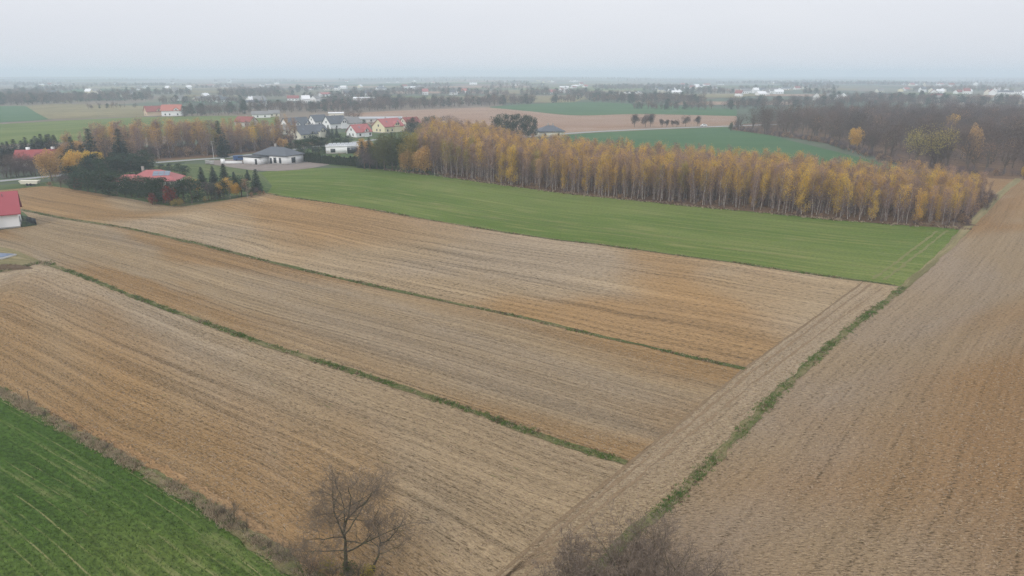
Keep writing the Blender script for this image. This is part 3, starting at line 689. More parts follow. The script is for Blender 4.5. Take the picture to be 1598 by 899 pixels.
_NGC = {}
def mass(name, key_list, pts, hs, label, cat, weights=None):
    """a wood too dense to count: one object, the trees placed by geometry nodes"""
    ck = tuple(key_list)
    if ck not in _NGC:
        c = bpy.data.collections.new('tree_forms'); hh = []
        for key in key_list:
            for v in KINDS[key]:
                me = v[3][0].mesh('tree_form', v[3][1]); o = bpy.data.objects.new('tree_form', me); c.objects.link(o)
                hh.append(v[2])
        names = [o.name for o in c.objects]; order = sorted(range(len(names)), key=lambda q: names[q])
        ng = bpy.data.node_groups.new('plant_wood', 'GeometryNodeTree')
        ng.interface.new_socket('Geometry', in_out='INPUT', socket_type='NodeSocketGeometry')
        ng.interface.new_socket('Geometry', in_out='OUTPUT', socket_type='NodeSocketGeometry')
        gi = ng.nodes.new('NodeGroupInput'); go = ng.nodes.new('NodeGroupOutput')
        ip = ng.nodes.new('GeometryNodeInstanceOnPoints'); ci = ng.nodes.new('GeometryNodeCollectionInfo')
        ci.inputs['Collection'].default_value = c; ci.inputs['Separate Children'].default_value = True; ci.inputs['Reset Children'].default_value = True
        def na_(nm, ty):
            q = ng.nodes.new('GeometryNodeInputNamedAttribute'); q.data_type = ty; q.inputs['Name'].default_value = nm; return q.outputs['Attribute']
        ip.inputs['Pick Instance'].default_value = True
        ng.links.new(gi.outputs[0], ip.inputs['Points']); ng.links.new(ci.outputs[0], ip.inputs['Instance'])
        ng.links.new(na_('form', 'INT'), ip.inputs['Instance Index'])
        cx = ng.nodes.new('ShaderNodeCombineXYZ'); ng.links.new(na_('turn', 'FLOAT'), cx.inputs[2])
        er = ng.nodes.new('FunctionNodeEulerToRotation'); ng.links.new(cx.outputs[0], er.inputs[0])
        ng.links.new(er.outputs[0], ip.inputs['Rotation'])
        ng.links.new(na_('size', 'FLOAT'), ip.inputs['Scale']); ng.links.new(ip.outputs[0], go.inputs[0])
        _NGC[ck] = (ng, [hh[q] for q in order], order)
    ng, hh, order = _NGC[ck]
    pts = np.asarray(pts); n = len(pts); idx = RNG.integers(0, len(hh), n)
    if weights is not None:   # weights per key
        per = np.array([w / len(KINDS[k]) for k, w in zip(key_list, weights) for _ in KINDS[k]])[order]
        idx = RNG.choice(len(hh), n, p=per / per.sum())
    me = bpy.data.meshes.new(name); me.vertices.add(n)
    Z = H(pts[:, 0], pts[:, 1]) - .1
    me.vertices.foreach_set('co', np.column_stack([pts, Z]).ravel())
    a = me.attributes.new('form', 'INT', 'POINT'); a.data.foreach_set('value', idx.astype(np.int32))
    a = me.attributes.new('turn', 'FLOAT', 'POINT'); a.data.foreach_set('value', RNG.random(n) * 6.283)
    a = me.attributes.new('size', 'FLOAT', 'POINT'); a.data.foreach_set('value', np.asarray(hs) / np.array(hh)[idx])
    o = link(name, me, kind='stuff', label=label, category=cat)
    md = o.modifiers.new('plant', 'NODES'); md.node_group = ng
    return o

# ---- birch plantation
front, _ = resample(ats([(650, 270), (700, 276), (800, 290), (900, 303), (1000, 313), (1100, 322), (1200, 331), (1300, 341), (1400, 349), (1494, 354)]), 400)
back, _ = resample(ats([(668, 232), (760, 242), (900, 262), (1050, 276), (1250, 295), (1400, 305), (1550, 311)]), 400)
def plantation_h(u): return np.interp(u, [0, .16, .23, .29, .36, .45, .8, .93, 1.0], [15.5, 15.5, 14.6, 12.4, 12.8, 13.2, 12.4, 11.0, 8.5])
rows = []
for k in range(26):
    v = (k + .5) / 26
    n = 80
    for q in range(n):
        u = np.clip((q + RNG.uniform(-.75, .75) + .5) / n, 0, 1)
        vv = v + RNG.normal() * .012
        if v < .03 and RNG.random() < .1: continue
        ii = int(u * 399); p = front[ii] * (1 - vv) + back[ii] * vv + RNG.normal(size=2) * .7
        rows.append((p[0], p[1], u, vv))
rows = np.array(rows)
dist = rows[:, 3]
order = np.argsort(dist + RNG.random(len(dist)) * .02)
ZONE = ['by the olive-green trees', 'left of the slate-roofed bungalow', 'right of the slate-roofed bungalow', 'before the bare roadside trees', 'before the yellow corner tree', 'next to the right harrowed field']
BL = {'birch_gold': ('birch_tree', 'golden-crowned birch on the plantation front'),
      'birch_orange': ('birch_tree', 'orange-crowned birch on the plantation front'),
      'birch_rust': ('birch_tree', 'thin-leaved rusty birch on the plantation front'),
      'birch_bare': ('birch_tree', 'almost bare purplish birch on the plantation front'),
      'birch_low': ('birch_tree', 'birch yellow-leaved to the ground on the plantation front'),
      'birch_olive': ('birch_tree', 'olive birch on the plantation front')}
for q in order[:200]:
    x, y, u, v = rows[q]
    if u < .18: key = RNG.choice(['birch_olive', 'birch_rust', 'birch_bare', 'birch_orange'], p=[.25, .35, .25, .15])
    else: key = RNG.choice(['birch_gold', 'birch_orange', 'birch_rust', 'birch_bare', 'birch_low', 'birch_olive'], p=[.22, .20, .22, .25, .07, .04])
    h = float(plantation_h(u)) * RNG.uniform(.74, 1.08)
    zn = ZONE[min(int(u * 6), 5)]; lab = f'{BL[key][1]}, {zn}'
    plant(key, x, y, h, lab, BL[key][0], group=lab, wide=1.1)
rest = rows[order[200:]]
hl = plantation_h(rest[:, 2]) * RNG.uniform(.78, 1.10, len(rest))
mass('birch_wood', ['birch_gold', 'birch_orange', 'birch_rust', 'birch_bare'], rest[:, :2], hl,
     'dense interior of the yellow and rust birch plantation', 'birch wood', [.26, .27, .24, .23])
# undergrowth along its foot
pts = []
for q in range(420):
    u = RNG.random(); ii = int(u * 399); v = RNG.uniform(-.02, .5) ** 1.0
    pts.append(front[ii] * (1 - v) + back[ii] * v)
mass('undergrowth', ['shrub_rust', 'purple'], np.array(pts), RNG.uniform(.7, 2.0, len(pts)), 'rusty bramble undergrowth at the foot of the birches', 'undergrowth', [.6, .4])
# right-hand side edge of the plantation, low and bushy
pts = []
for q in range(70):
    u = RNG.random(); p = at(1496, 354) * (1 - u) + at(1552, 308) * u
    pts.append(p + RNG.normal(size=2) * 1.2 - np.array([1.5, 0]))
mass('undergrowth', ['shrub_rust', 'purple'], np.array(pts), RNG.uniform(1.5, 3.6, len(pts)), 'purplish scrub along the right end of the birch plantation', 'undergrowth', [.4, .6])

# ---- bare wood on the right
def inside(P, poly):
    x, y = P[:, 0], P[:, 1]; c = np.zeros(len(P), bool); n = len(poly)
    for a in range(n):
        x1, y1 = poly[a]; x2, y2 = poly[a - 1]
        m_ = ((y1 > y) != (y2 > y)) & (x < (x2 - x1) * (y - y1) / (y2 - y1 + 1e-12) + x1); c ^= m_
    return c
def poisson_poly(poly, step, jit=.35):
    poly = np.asarray(poly); lo, hi = poly.min(0), poly.max(0)
    gx, gy = np.meshgrid(np.arange(lo[0], hi[0], step), np.arange(lo[1], hi[1], step))
    P = np.stack([gx.ravel(), gy.ravel()], 1); P[:, 0] += (np.round((P[:, 1] - lo[1]) / step) % 2) * step / 2
    P = P + RNG.normal(size=P.shape) * step * jit
    return P[inside(P, poly)]
WOOD = ats([(1140, 202), (1200, 211), (1285, 222), (1335, 238), (1390, 256), (1480, 270), (1560, 275), (1760, 282), (1900, 230), (1800, 183), (1600, 181), (1420, 182), (1300, 184), (1240, 189)])
P = poisson_poly(WOOD, 9.4)
d = np.linalg.norm(P, axis=1)
fe, _ = resample(ats([(1140, 202), (1200, 211), (1285, 222), (1335, 238), (1390, 256), (1480, 270), (1560, 275), (1760, 282)]), 300, False)
de = np.array([np.min(np.linalg.norm(fe - p, axis=1)) for p in P])
inframe = (P[:, 0] / P[:, 1]) < 0.82
o_ = np.argsort(de + np.where(inframe, 0, 1000)); nfront = 170
for q in o_[:nfront]:
    x, y = P[q]; r_ = RNG.random(); az = x / y; zn = 'before the distant field' if az < .45 else ('behind the middle of the birches' if az < .58 else ('behind the right end of the birches' if az < .69 else 'beside the right field'))
    if r_ < .72: plant('bare', x, y, RNG.uniform(10, 18), f'bare grey-brown tree at the dark wood front, {zn}', 'bare_tree', group=f'bare trees at the front of the dark wood, {zn}')
    elif r_ < .9: plant('bare_rust', x, y, RNG.uniform(10, 15), f'rusty-leaved tree at the dark wood front, {zn}', 'bare_tree', group=f'rusty trees at the front of the dark wood, {zn}')
    else: plant('purple', x, y, RNG.uniform(5, 8), f'low purplish bare tree at the dark wood front, {zn}', 'bare_tree', group=f'low bare trees at the front of the dark wood, {zn}')
q = o_[nfront:]
q = np.concatenate([q])
mass('bare_wood', ['bare', 'bare_rust'], P[q], RNG.uniform(9.5, 17, len(q)), 'dark mass of bare trees filling the wood on the right', 'wood', [.8, .2])
pts = [fe[int(k)] + RNG.normal(size=2) * 1.5 for k in RNG.integers(0, 300, 260)]
mass('undergrowth', ['shrub_rust', 'purple'], np.array(pts), RNG.uniform(1.5, 4.5, 260), 'dark scrub along the foot of the bare wood', 'undergrowth', [.25, .75])
for px, by, ty, key, lab in [(1333, 236, 197, 'broad_gold', 'solitary yellow tree at the left corner of the dark wood'),
                             (1428, 265, 197, 'broad_pale', 'pale olive-yellow tree, left one of two side by side in the dark wood'),
                             (1463, 266, 194, 'broad_pale', 'pale olive-yellow tree, right one of two side by side in the dark wood'),
                             (1511, 256, 191, 'broad_orange', 'small bright orange tree standing inside the dark wood'),
                             (1483, 212, 176, 'broad_gold', 'faint yellow tree far back among the dark wood'),
                             (1597, 280, 258, 'broad_gold', 'small yellow tree at the right picture edge before the wood'),
                             (1140, 205, 190, 'broad_green', 'round green bush at the left tip of the dark wood')]:
    plant_px(key, px, by, ty, lab, 'autumn_tree', wide=.55 if key == 'broad_orange' else .9)

# ---- roadside trees beyond
for n_, (px, by, ty) in enumerate([(990, 199, 179), (1007, 199, 178), (1015, 198.5, 178), (1033, 198.5, 187), (1040, 198.5, 188), (1050, 198, 189), (1056, 198, 188), (1070, 197.5, 181), (1088, 197, 182)]):
    plant_px('bare_dense', px, by, ty - 2, f'{ORD[n_]} bare roundish tree from the left along the distant field road', 'roadside_tree', group='bare trees along the distant road', wide=.95)

# ---- the trees of the hamlet, from the left
def row(key, name, pat, lst, cat='tree', group=None, wide=1.0):
    for n_, (px, by, ty) in enumerate(lst): plant_px(key, px, by, ty, pat.format(ORD[n_]), name, cat=cat, group=group, wide=wide)
row('pine', 'pine_tree', '{} dark green pine from the left along the bungalow garden beside the ploughed field',
    [(116, 296, 274), (128, 297, 272), (138, 299, 268), (150, 301, 272), (161, 302, 270), (172, 304, 271), (184, 306, 273), (196, 307, 277), (206, 308, 281), (216, 309, 279), (228, 311, 281), (237, 314, 281), (246, 316, 282), (256, 318, 283), (288, 318, 285), (300, 318, 284), (330, 312, 290), (350, 310, 286), (377, 307, 278)], group='pines along the garden front', wide=1.5)
row('pine', 'pine_tree', '{} pine from the left in the thicket behind the red-roofed bungalow',
    [(128, 286, 262), (146, 280, 256), (158, 283, 254), (172, 278, 252), (188, 276, 251), (203, 272, 252), (222, 270, 254), (238, 270, 256), (252, 268, 257), (266, 270, 257), (281, 271, 256), (290, 274, 260)], group='pines behind the bungalow', wide=1.55)
row('spruce', 'spruce_tree', '{} pointed dark spruce from the left before the white bungalow lawn',
    [(316, 292, 262), (335, 289, 261), (352, 291, 257), (366, 290, 269), (387, 282, 266), (401, 300, 266)], group='spruces before the white bungalow', wide=1.45)
row('birch_gold', 'birch_tree', '{} golden garden birch from the left at the corner of the ploughed field',
    [(310, 314, 281), (341, 311, 284), (360, 310, 278)], group='golden birches at the field corner', wide=2.2)
row('broad_gold', 'autumn_tree', '{} small yellow garden tree from the left behind the field corner',
    [(370, 309, 284), (345, 309, 287)])
plant_px('birch_rust', 386, 309, 278, 'rusty garden birch beside the rightmost spruce of the garden', 'birch_tree', wide=2.4)
row('shrub_red', 'red_shrub', '{} crimson shrub from the left on the edge of the ploughed field', [(124, 297, 276), (239, 320, 300), (264, 321, 288), (269, 319, 294)], 'shrub')
row('shrub_olive', 'olive_shrub', '{} olive-yellow shrub from the left on the edge of the ploughed field', [(242, 319, 308), (272, 323, 309), (283, 323, 308), (321, 316, 305)], 'shrub')
row('purple', 'bare_shrub', '{} bare purple-twigged garden tree from the left around the red bungalow', [(96, 293, 268), (108, 294, 272), (278, 310, 278), (288, 308, 282), (325, 313, 282), (336, 312, 290), (330, 305, 284), (398, 305, 290)], 'shrub', wide=1.2)
row('shrub_rust', 'rusty_shrub', '{} rusty shrub from the left along the ploughed field edge', [(78, 292, 282), (296, 296, 272), (392, 309, 298), (405, 306, 296), (412, 304, 297)], 'shrub')
plant_px('broad_orange', 82, 283, 231, 'big orange weeping tree beside the road left of the bungalow', 'autumn_tree', wide=1.05)
plant_px('broad_gold', 112, 279, 241, 'broad golden tree right of the big orange weeping tree', 'autumn_tree', wide=1.15)
plant_px('broad_gold', 141, 268, 233, 'small golden tree between the bungalow pines and the tall birches', 'autumn_tree')
plant_px('broad_orange', 123, 258, 218, 'copper-coloured tree left of the small golden tree', 'autumn_tree')
plant_px('broad_orange', 103, 258, 224, 'copper-coloured tree right of the red farmhouse roof', 'autumn_tree')
row('bare', 'bare_tree', '{} bare tree from the left before the red farmhouse near the road', [(12, 278, 234), (26, 276, 238), (38, 275, 240), (50, 274, 244), (62, 274, 248), (-10, 280, 238)])
row('purple', 'bare_shrub', '{} dark bare shrub from the left behind the roadside', [(6, 279, 256), (18, 278, 256), (30, 277, 252), (42, 276, 254), (55, 275, 256), (68, 274, 258)], 'shrub', wide=1.3)
row('spruce', 'spruce_tree', '{} dark spruce from the left in the row behind the farmhouse',
    [(-14, 258, 222), (2, 256, 222), (10, 255, 224), (18, 254, 222), (27, 254, 219), (38, 252, 221), (46, 251, 216), (54, 250, 219), (62, 250, 214), (70, 249, 211), (78, 248, 212), (84, 248, 211), (90, 247, 212)], group='spruces behind the farmhouse', wide=1.5)
row('spruce', 'spruce_tree', '{} spruce from the left among the tall roadside birches', [(117, 262, 216), (131, 262, 228), (146, 262, 204), (190, 260, 204), (196, 259, 224), (349, 246, 213), (346, 240, 191), (186, 262, 226)], wide=1.25)
row('bare_rust', 'autumn_tree', '{} thin-leaved tree from the left in the brown thicket above the road',
    [(155, 262, 225), (168, 260, 216), (178, 262, 230), (208, 258, 222), (150, 258, 220)])
def fill(n, keys, xr, yr, hr, label, name, cat='tree', wide=1.0):
    for _ in range(n):
        px = RNG.uniform(*xr); f = (px - xr[0]) / (xr[1] - xr[0]); p = at(px, RNG.uniform(yr[0] + (yr[2] - yr[0]) * f, yr[1] + (yr[3] - yr[1]) * f))
        plant(str(RNG.choice(keys)), p[0], p[1], RNG.uniform(*hr), label, name, cat, label, wide)
fill(26, ['pine'], (100, 235), (262, 286, 262, 272), (4.5, 8.5), 'dark pine in the thicket between the road and the red-roofed bungalow', 'pine_tree', wide=1.35)
fill(7, ['broad_orange', 'broad_gold'], (84, 160), (264, 276, 256, 264), (6.5, 9.5), 'copper or golden tree in the mixed thicket right of the farmhouse', 'autumn_tree')
fill(12, ['spruce'], (-12, 98), (246, 262, 244, 256), (6, 9.5), 'dark spruce in the thicket around the red farmhouse', 'spruce_tree', wide=1.4)
fill(16, ['purple', 'bare'], (-12, 80), (266, 279, 262, 272), (5, 8.5), 'bare purple-brown tree in the thicket between farmhouse and road', 'bare_tree', wide=1.05)
fill(16, ['birch_rust', 'birch_orange', 'bare_rust'], (95, 215), (256, 264, 250, 256), (9, 14), 'rusty tall tree in the brown thicket left of the birch belt', 'autumn_tree', wide=1.3)
fill(20, ['bare', 'bare_rust', 'purple'], (425, 560), (223, 236, 220, 230), (2.5, 4.5), 'small brownish tree among the gardens of the village houses', 'garden_tree')
fill(14, ['bare', 'bare_rust', 'broad_olive'], (630, 760), (204, 220, 206, 226), (6, 9), 'brownish tree behind the left part of the birch plantation', 'garden_tree')
fill(10, ['bare', 'pine'], (440, 640), (196, 204, 192, 202), (4, 7), 'small tree standing behind the village roofs', 'garden_tree')
# tall birch belt above the road
bp, _ = resample(ats([(92, 258), (150, 254), (215, 251), (300, 245), (370, 239), (424, 233.5)]), 200)
for n_ in range(92):
    u = RNG.random(); p = bp[int(u * 199)] + np.array([RNG.normal() * 1.5, RNG.uniform(1, 42)])
    key = RNG.choice(['birch_olive', 'birch_rust', 'birch_orange', 'birch_bare', 'birch_gold'], p=[.10, .34, .24, .22, .10])
    lab = {'birch_olive': 'olive-tinged tall birch in the belt above the village road', 'birch_rust': 'tall rusty birch in the belt above the village road',
           'birch_orange': 'tall orange-brown birch in the belt above the village road', 'birch_bare': 'tall nearly bare birch in the belt above the village road',
           'birch_gold': 'tall yellow birch in the belt above the village road'}[key]
    plant(key, p[0], p[1], RNG.uniform(11.5, 15.5) * (1.12 if u < .6 else .85), lab, 'birch_tree', group=lab, wide=1.7)
pts = np.array([bp[int(RNG.random() * 199)] + np.array([RNG.normal() * 2, RNG.uniform(14, 48)]) for _ in range(110)])
mass('birch_wood', ['birch_orange', 'birch_rust', 'birch_bare', 'birch_olive'], pts, RNG.uniform(11, 16, 110), 'depth of the tall birch belt above the village road', 'birch wood', [.3, .4, .2, .1])
pts = [bp[int(RNG.random() * 199)] + np.array([RNG.normal() * 2, RNG.uniform(1, 44)]) for _ in range(320)]
mass('undergrowth', ['shrub_rust', 'purple'], np.array(pts), RNG.uniform(1.5, 6.0, 320), 'brown scrub under the tall birches above the road', 'undergrowth', [.35, .65])

# thuja hedge before the flat-roofed house, conifers and mixed trees about the houses
hp, _ = resample(ats([(462, 251), (500, 255), (545, 259), (600, 264)]), 44)
for n_, p in enumerate(hp):
    plant('thuja', p[0], p[1], RNG.uniform(3.4, 4.4), f'{ORD[n_]} clipped green thuja from the left in the hedge beside the green field', 'thuja', 'hedge plant', 'thuja hedge', wide=.95)
row('pine', 'pine_tree', '{} bushy dark pine from the left behind the white bungalow roof', [(452, 244, 226), (464, 242, 222), (476, 243, 219), (488, 240, 214), (498, 239, 217), (508, 237, 217), (519, 233, 214), (532, 232, 212), (545, 231, 214)], group='pines behind the white bungalow', wide=1.4)
row('shrub_olive', 'olive_shrub', '{} olive shrub from the left beside the flat-roofed house', [(512, 240, 234), (530, 244, 240), (556, 246, 236)], 'shrub')
row('spruce', 'spruce_tree', '{} spruce from the left between the grey-roofed houses', [(433, 212, 186), (513, 216, 196), (519, 216, 200), (526, 215, 199), (566, 262, 223), (577, 262, 217), (612, 258, 209)], wide=1.2)
row('broad_green', 'leafy_tree', '{} late green tree from the left at the left end of the birch plantation', [(588, 264, 216), (600, 266, 209), (612, 266, 210), (625, 267, 208), (606, 258, 208), (618, 262, 208)])
row('broad_olive', 'leafy_tree', '{} olive-leaved tree from the left at the left end of the birch plantation', [(634, 268, 208), (645, 269, 211), (656, 262, 203), (674, 262, 198), (648, 258, 203)])
row('broad_orange', 'autumn_tree', '{} copper tree from the left at the left end of the birch plantation', [(572, 256, 216), (638, 270, 232), (662, 272, 226)])
row('purple', 'bare_shrub', '{} purplish bare tree from the left beside the flat-roofed house', [(570, 264, 228), (578, 265, 236), (562, 248, 226)], 'shrub')
row('broad_orange', 'autumn_tree', '{} copper tree from the left before the grey-roofed houses', [(438, 230, 214), (447, 232, 216), (420, 226, 206)])
row('pine', 'pine_tree', '{} dark pine from the left in the clump behind the birch tops', [(772, 220, 187), (780, 220, 184), (788, 219, 183), (797, 219, 184), (806, 219, 183), (815, 218, 185), (824, 218, 184), (832, 217, 187)], group='pines behind the birch tops', wide=.8)
row('broad_olive', 'leafy_tree', '{} olive tree from the left beside the dark-roofed house behind the birches', [(862, 212, 196), (870, 211, 198)])
row('bare', 'bare_tree', '{} bare tree from the left behind the village houses', [(545, 190, 168), (552, 191, 166), (560, 190, 169), (640, 208, 186), (690, 205, 180), (700, 206, 178), (712, 206, 180), (650, 206, 188)])
row('pine', 'pine_tree', '{} dark pine from the left behind the yellow house', [(640, 212, 190), (648, 212, 187), (664, 210, 186), (674, 210, 184)])

# ------------------------------------------------------------------ buildings
def house_parts(t, L, Wd, wh, pitch, roof='gable', wall='white', roofm='slate', over=.5, wins=(), dormers=(), chim=(), sky=(), doors=(), plinth=True, rake=.22):
    """ridge along local x, front = -y"""
    hx, hy = L / 2, Wd / 2; rh = math.tan(R(pitch)) * hy
    mb = MB()
    if roof == 'gable':
        V = [[-hx, -hy, 0], [hx, -hy, 0], [hx, hy, 0], [-hx, hy, 0], [-hx, -hy, wh], [hx, -hy, wh], [hx, hy, wh], [-hx, hy, wh], [-hx, 0, wh + rh], [hx, 0, wh + rh]]
        mb.poly(V, [(0, 1, 5, 4), (2, 3, 7, 6), (1, 2, 6, 9, 5), (3, 0, 4, 8, 7), (0, 3, 2, 1)])
    else: mb.box((0, 0, wh / 2), (L, Wd, wh))
    mb.build('wall', [wall], t)
    if plinth:
        mb = MB(); mb.box((0, 0, .2), (L + .12, Wd + .12, .5)); mb.build('plinth', ['plinth'], t)
    mb = MB(); ex, ey = hx + over, hy + over
    if roof == 'gable':
        ez = wh - math.tan(R(pitch)) * over
        for s in (-1, 1):
            V = [[-ex, s * ey, ez], [ex, s * ey, ez], [ex, 0, wh + rh], [-ex, 0, wh + rh]]
            V = [[a, b, c + .03] for a, b, c in V] + [[a, b, c + .03 + rake] for a, b, c in V]
            mb.poly(V, [(0, 1, 2, 3), (4, 5, 6, 7), (0, 1, 5, 4), (1, 2, 6, 5), (2, 3, 7, 6), (3, 0, 4, 7)])
    elif roof == 'hip':
        rl = max(hx - hy, .2); ez = wh
        rr_ = math.tan(R(pitch)) * ey
        V = [[-ex, -ey, ez], [ex, -ey, ez], [ex, ey, ez], [-ex, ey, ez], [-ex, -ey, ez + .22], [ex, -ey, ez + .22], [ex, ey, ez + .22], [-ex, ey, ez + .22], [-rl, 0, ez + .22 + rr_], [rl, 0, ez + .22 + rr_]]
        mb.poly(V, [(0, 3, 2, 1), (0, 1, 5, 4), (1, 2, 6, 5), (2, 3, 7, 6), (3, 0, 4, 7), (4, 5, 9, 8), (5, 6, 9), (6, 7, 8, 9), (7, 4, 8)])
    else:
        mb.box((0, 0, wh + .17), (L + 2 * over, Wd + 2 * over, .34))
    ro = mb.build('roof', [roofm], t)
    def rz(y): return wh + (rh if roof == 'gable' else math.tan(R(pitch)) * ey) * (1 - abs(y) / (hy if roof == 'gable' else ey)) + .24
    def opening(nm, face, a, z, w, h_, parent, fm='frame', gm='glass', face_off=None):
        d = {'front': (0, -1), 'back': (0, 1), 'left': (-1, 0), 'right': (1, 0)}[face]
        off = face_off if face_off is not None else (hy if d[0] == 0 else hx)
        def put(n2, ww, hh, proud, m_, par):
            q = MB()
            c = (a, d[1] * (off + proud / 2), z + h_ / 2) if d[0] == 0 else (d[0] * (off + proud / 2), a, z + h_ / 2)
            q.box(c, (ww, proud, hh) if d[0] == 0 else (proud, ww, hh)); return q.build(n2, [m_], par)
        f = put(nm, w, h_, .06, fm, parent); put('pane', w - .16, h_ - .16, .085, gm, f)
    for (face, a, z, w, h_) in wins: opening('window', face, a, z, w, h_, t)
    for (face, a, z, w, h_) in doors: opening('door', face, a, z, w, h_, t, 'anthracite', 'glass')
    for (x, w, depth, dz, dwin) in dormers:     # cross gable rising from the front
        y0 = -hy - depth; dh = math.tan(R(pitch)) * w / 2; top = wh + dz
        q = MB(); yb = -.1
        V = [[x - w / 2, y0, 0 if depth > .2 else wh], [x + w / 2, y0, 0 if depth > .2 else wh], [x + w / 2, y0, top], [x, y0, top + dh], [x - w / 2, y0, top],
             [x - w / 2, yb, 0 if depth > .2 else wh], [x + w / 2, yb, 0 if depth > .2 else wh], [x + w / 2, yb, top], [x, yb, top + dh], [x - w / 2, yb, top]]
        q.poly(V, [(0, 1, 2, 3, 4), (1, 6, 7, 2), (5, 0, 4, 9)]); dm = q.build('dormer', [wall], t)
        q = MB(); ov = .35; tz = math.tan(R(pitch)) * ov
        for s in (-1, 1):
            V = [[x + s * (w / 2 + ov), y0 - ov, top - tz], [x + s * (w / 2 + ov), yb, top - tz], [x, yb, top + dh], [x, y0 - ov, top + dh]]
            V = [[a, b, c + .02] for a, b, c in V] + [[a, b, c + .22] for a, b, c in V]
            q.poly(V, [(0, 1, 2, 3), (4, 5, 6, 7), (0, 1, 5, 4), (1, 2, 6, 5), (2, 3, 7, 6), (3, 0, 4, 7)])
        q.build('dormer_roof', [roofm], dm)
        for k in range(dwin):
            a = x + (k - (dwin - 1) / 2) * min(1.6, w / (dwin + .5)); opening('window', 'front', a, top - .5, 1.0, 1.3, dm, face_off=hy + depth)
    for (x, y) in chim:
        q = MB(); q.box((x, y, rz(y) + .5), (.7, .6, 1.9)); q.box((x, y, rz(y) + 1.5), (.85, .75, .14)); q.build('chimney', ['plinth'], ro)
    for (x, y) in sky:
        q = MB(); sl = math.tan(R(pitch)); w = .5
        V = [[x - .4, y - w, rz(y - w) + .05], [x + .4, y - w, rz(y - w) + .05], [x + .4, y + w, rz(y + w) + .05], [x - .4, y + w, rz(y + w) + .05]]
        V = V + [[a, b, c + .08] for a, b, c in V]
        q.poly(V, [(4, 5, 6, 7), (0, 1, 5, 4), (1, 2, 6, 5), (2, 3, 7, 6), (3, 0, 4, 7)]); q.build('skylight', ['solar'], ro)
    return ro
def house(px, py, rot, label, L, Wd, wh, pitch, name='house', cat='house', group=None, dist=None, **kw):
    p = at(px, py)
    t = thing(name, label, cat, (p[0], p[1], gz(p[0], p[1])), R(rot), group)
    return t, house_parts(t, L, Wd, wh, pitch, **kw)

FW = lambda z, *xs: [('front', x, z, 1.2, 1.4) for x in xs]
# white bungalow with slate hip roof, on the yard
t, ro = house(436, 253.5, -25, 'white one-storey bungalow with slate hip roof and flat-roofed garage on a paved yard', 17.5, 10.2, 3.4, 27, roof='hip', wall='white', roofm='slate', over=.55,
      wins=[('front', 2.6, .4, 1.6, 2.3), ('front', 5.4, .4, 1.2, 2.3), ('right', -1.0, .4, 2.4, 2.3)], doors=[('front', .4, .1, 1.1, 2.3)], chim=[(-2, .8)])
q = MB(); q.box((-5.2, -7.8, 1.45), (8.4, 5.6, 2.9)); ga = q.build('garage', ['white'], t)
q = MB(); q.box((-5.5, -7.6, 3.08), (10.2, 6.4, .32)); q.build('garage_roof', ['anthracite'], ga)
q = MB(); q.box((-9.45, -7.8, 1.35), (.10, 4.9, 2.6)); q.build('garage_door', ['anthracite'], ga)
q = MB(); q.box((-2.4, -10.64, 1.3), (1.1, .07, 2.2)); q.build('door', ['anthracite'], ga)
q = MB(); q.box((.6, 0, .06), (19.6, 12.6, .24)); q.build('terrace', ['slate2'], t)
# red hip-roof bungalow among conifers
t, ro = house(244, 293, 12, 'red hip-roofed bungalow half hidden among garden conifers, with solar panels', 14.5, 10, 2.7, 27, roof='hip', wall='cream', roofm='pinkred', over=.8, wins=FW(.9, -5, -2.5, 3, 5), chim=[(-3.5, 1.2)])
q = MB(); V = [[-12.3, -4.0, 2.66], [-5.5, -4.0, 2.66], [-5.5, 3.2, 2.66], [-12.3, 3.2, 2.66]]; V = V + [[a, b, c + .2] for a, b, c in V] + [[-9.0, -.5, 4.6], [-5.5, -.5, 4.6]]
q.poly(V, [(0, 3, 2, 1), (0, 1, 5, 4), (2, 3, 7, 6), (3, 0, 4, 7), (4, 5, 9, 8), (6, 7, 8, 9), (7, 4, 8), (1, 2, 6, 9, 5)]); q.build('wing_roof', ['pinkred'], ro)
q = MB(); q.box((-8.6, -.4, 1.4), (5.8, 5.6, 2.6)); q.build('wing_wall', ['cream'], t)
q = MB(); sl = math.tan(R(27))
for a in range(3):
    for b in range(2):
        x, y = 1.0 + a * 1.75, -2.6 + b * 1.15; z = 2.92 + sl * (5.8 - abs(y)) + .03; e = .52
        V = [[x - .8, y - e, z - sl * e], [x + .8, y - e, z - sl * e], [x + .8, y + e, z + sl * e], [x - .8, y + e, z + sl * e]]; V = V + [[i, j, k + .07] for i, j, k in V]
        qq = MB(); qq.poly(V, [(4, 5, 6, 7), (0, 1, 5, 4), (1, 2, 6, 5), (2, 3, 7, 6), (3, 0, 4, 7)]); qq.build('solar_panel', ['solar'], ro)
# house cut by the left picture edge
t, ro = house(-33, 356, 33, 'white house with bright red roof at the left picture edge beside the stubble', 17, 10, 3.9, 40, roof='gable', wall='white', roofm='red', over=.7,
      wins=[('right', -2, 1.0, 1.3, 1.4), ('front', -1.2, 1.0, 1.4, 1.5)], dormers=[(1.2, 4.6, 1.2, 1.0, 2)], chim=[(-2, 1.0)])
q = MB(); q.box((6.0, -1.2, 7.5), (.12, .12, 1.0)); q.build('roof_vent', ['anthracite'], ro)
# farmhouse
t, ro = house(68, 258, 16, 'low farmhouse with long red roof and two chimneys behind the big orange tree', 17, 9, 3.0, 36, wall='cream', roofm='farmred', over=.6, wins=FW(.9, -6, -2, 2) + [('left', 0, 3.4, 1.2, 1.3)])
for x in (-4.5, 4.5):
    q = MB(); q.box((x, .3, 6.6), (1.3, .8, 1.6)); q.build('chimney', ['white'], ro)
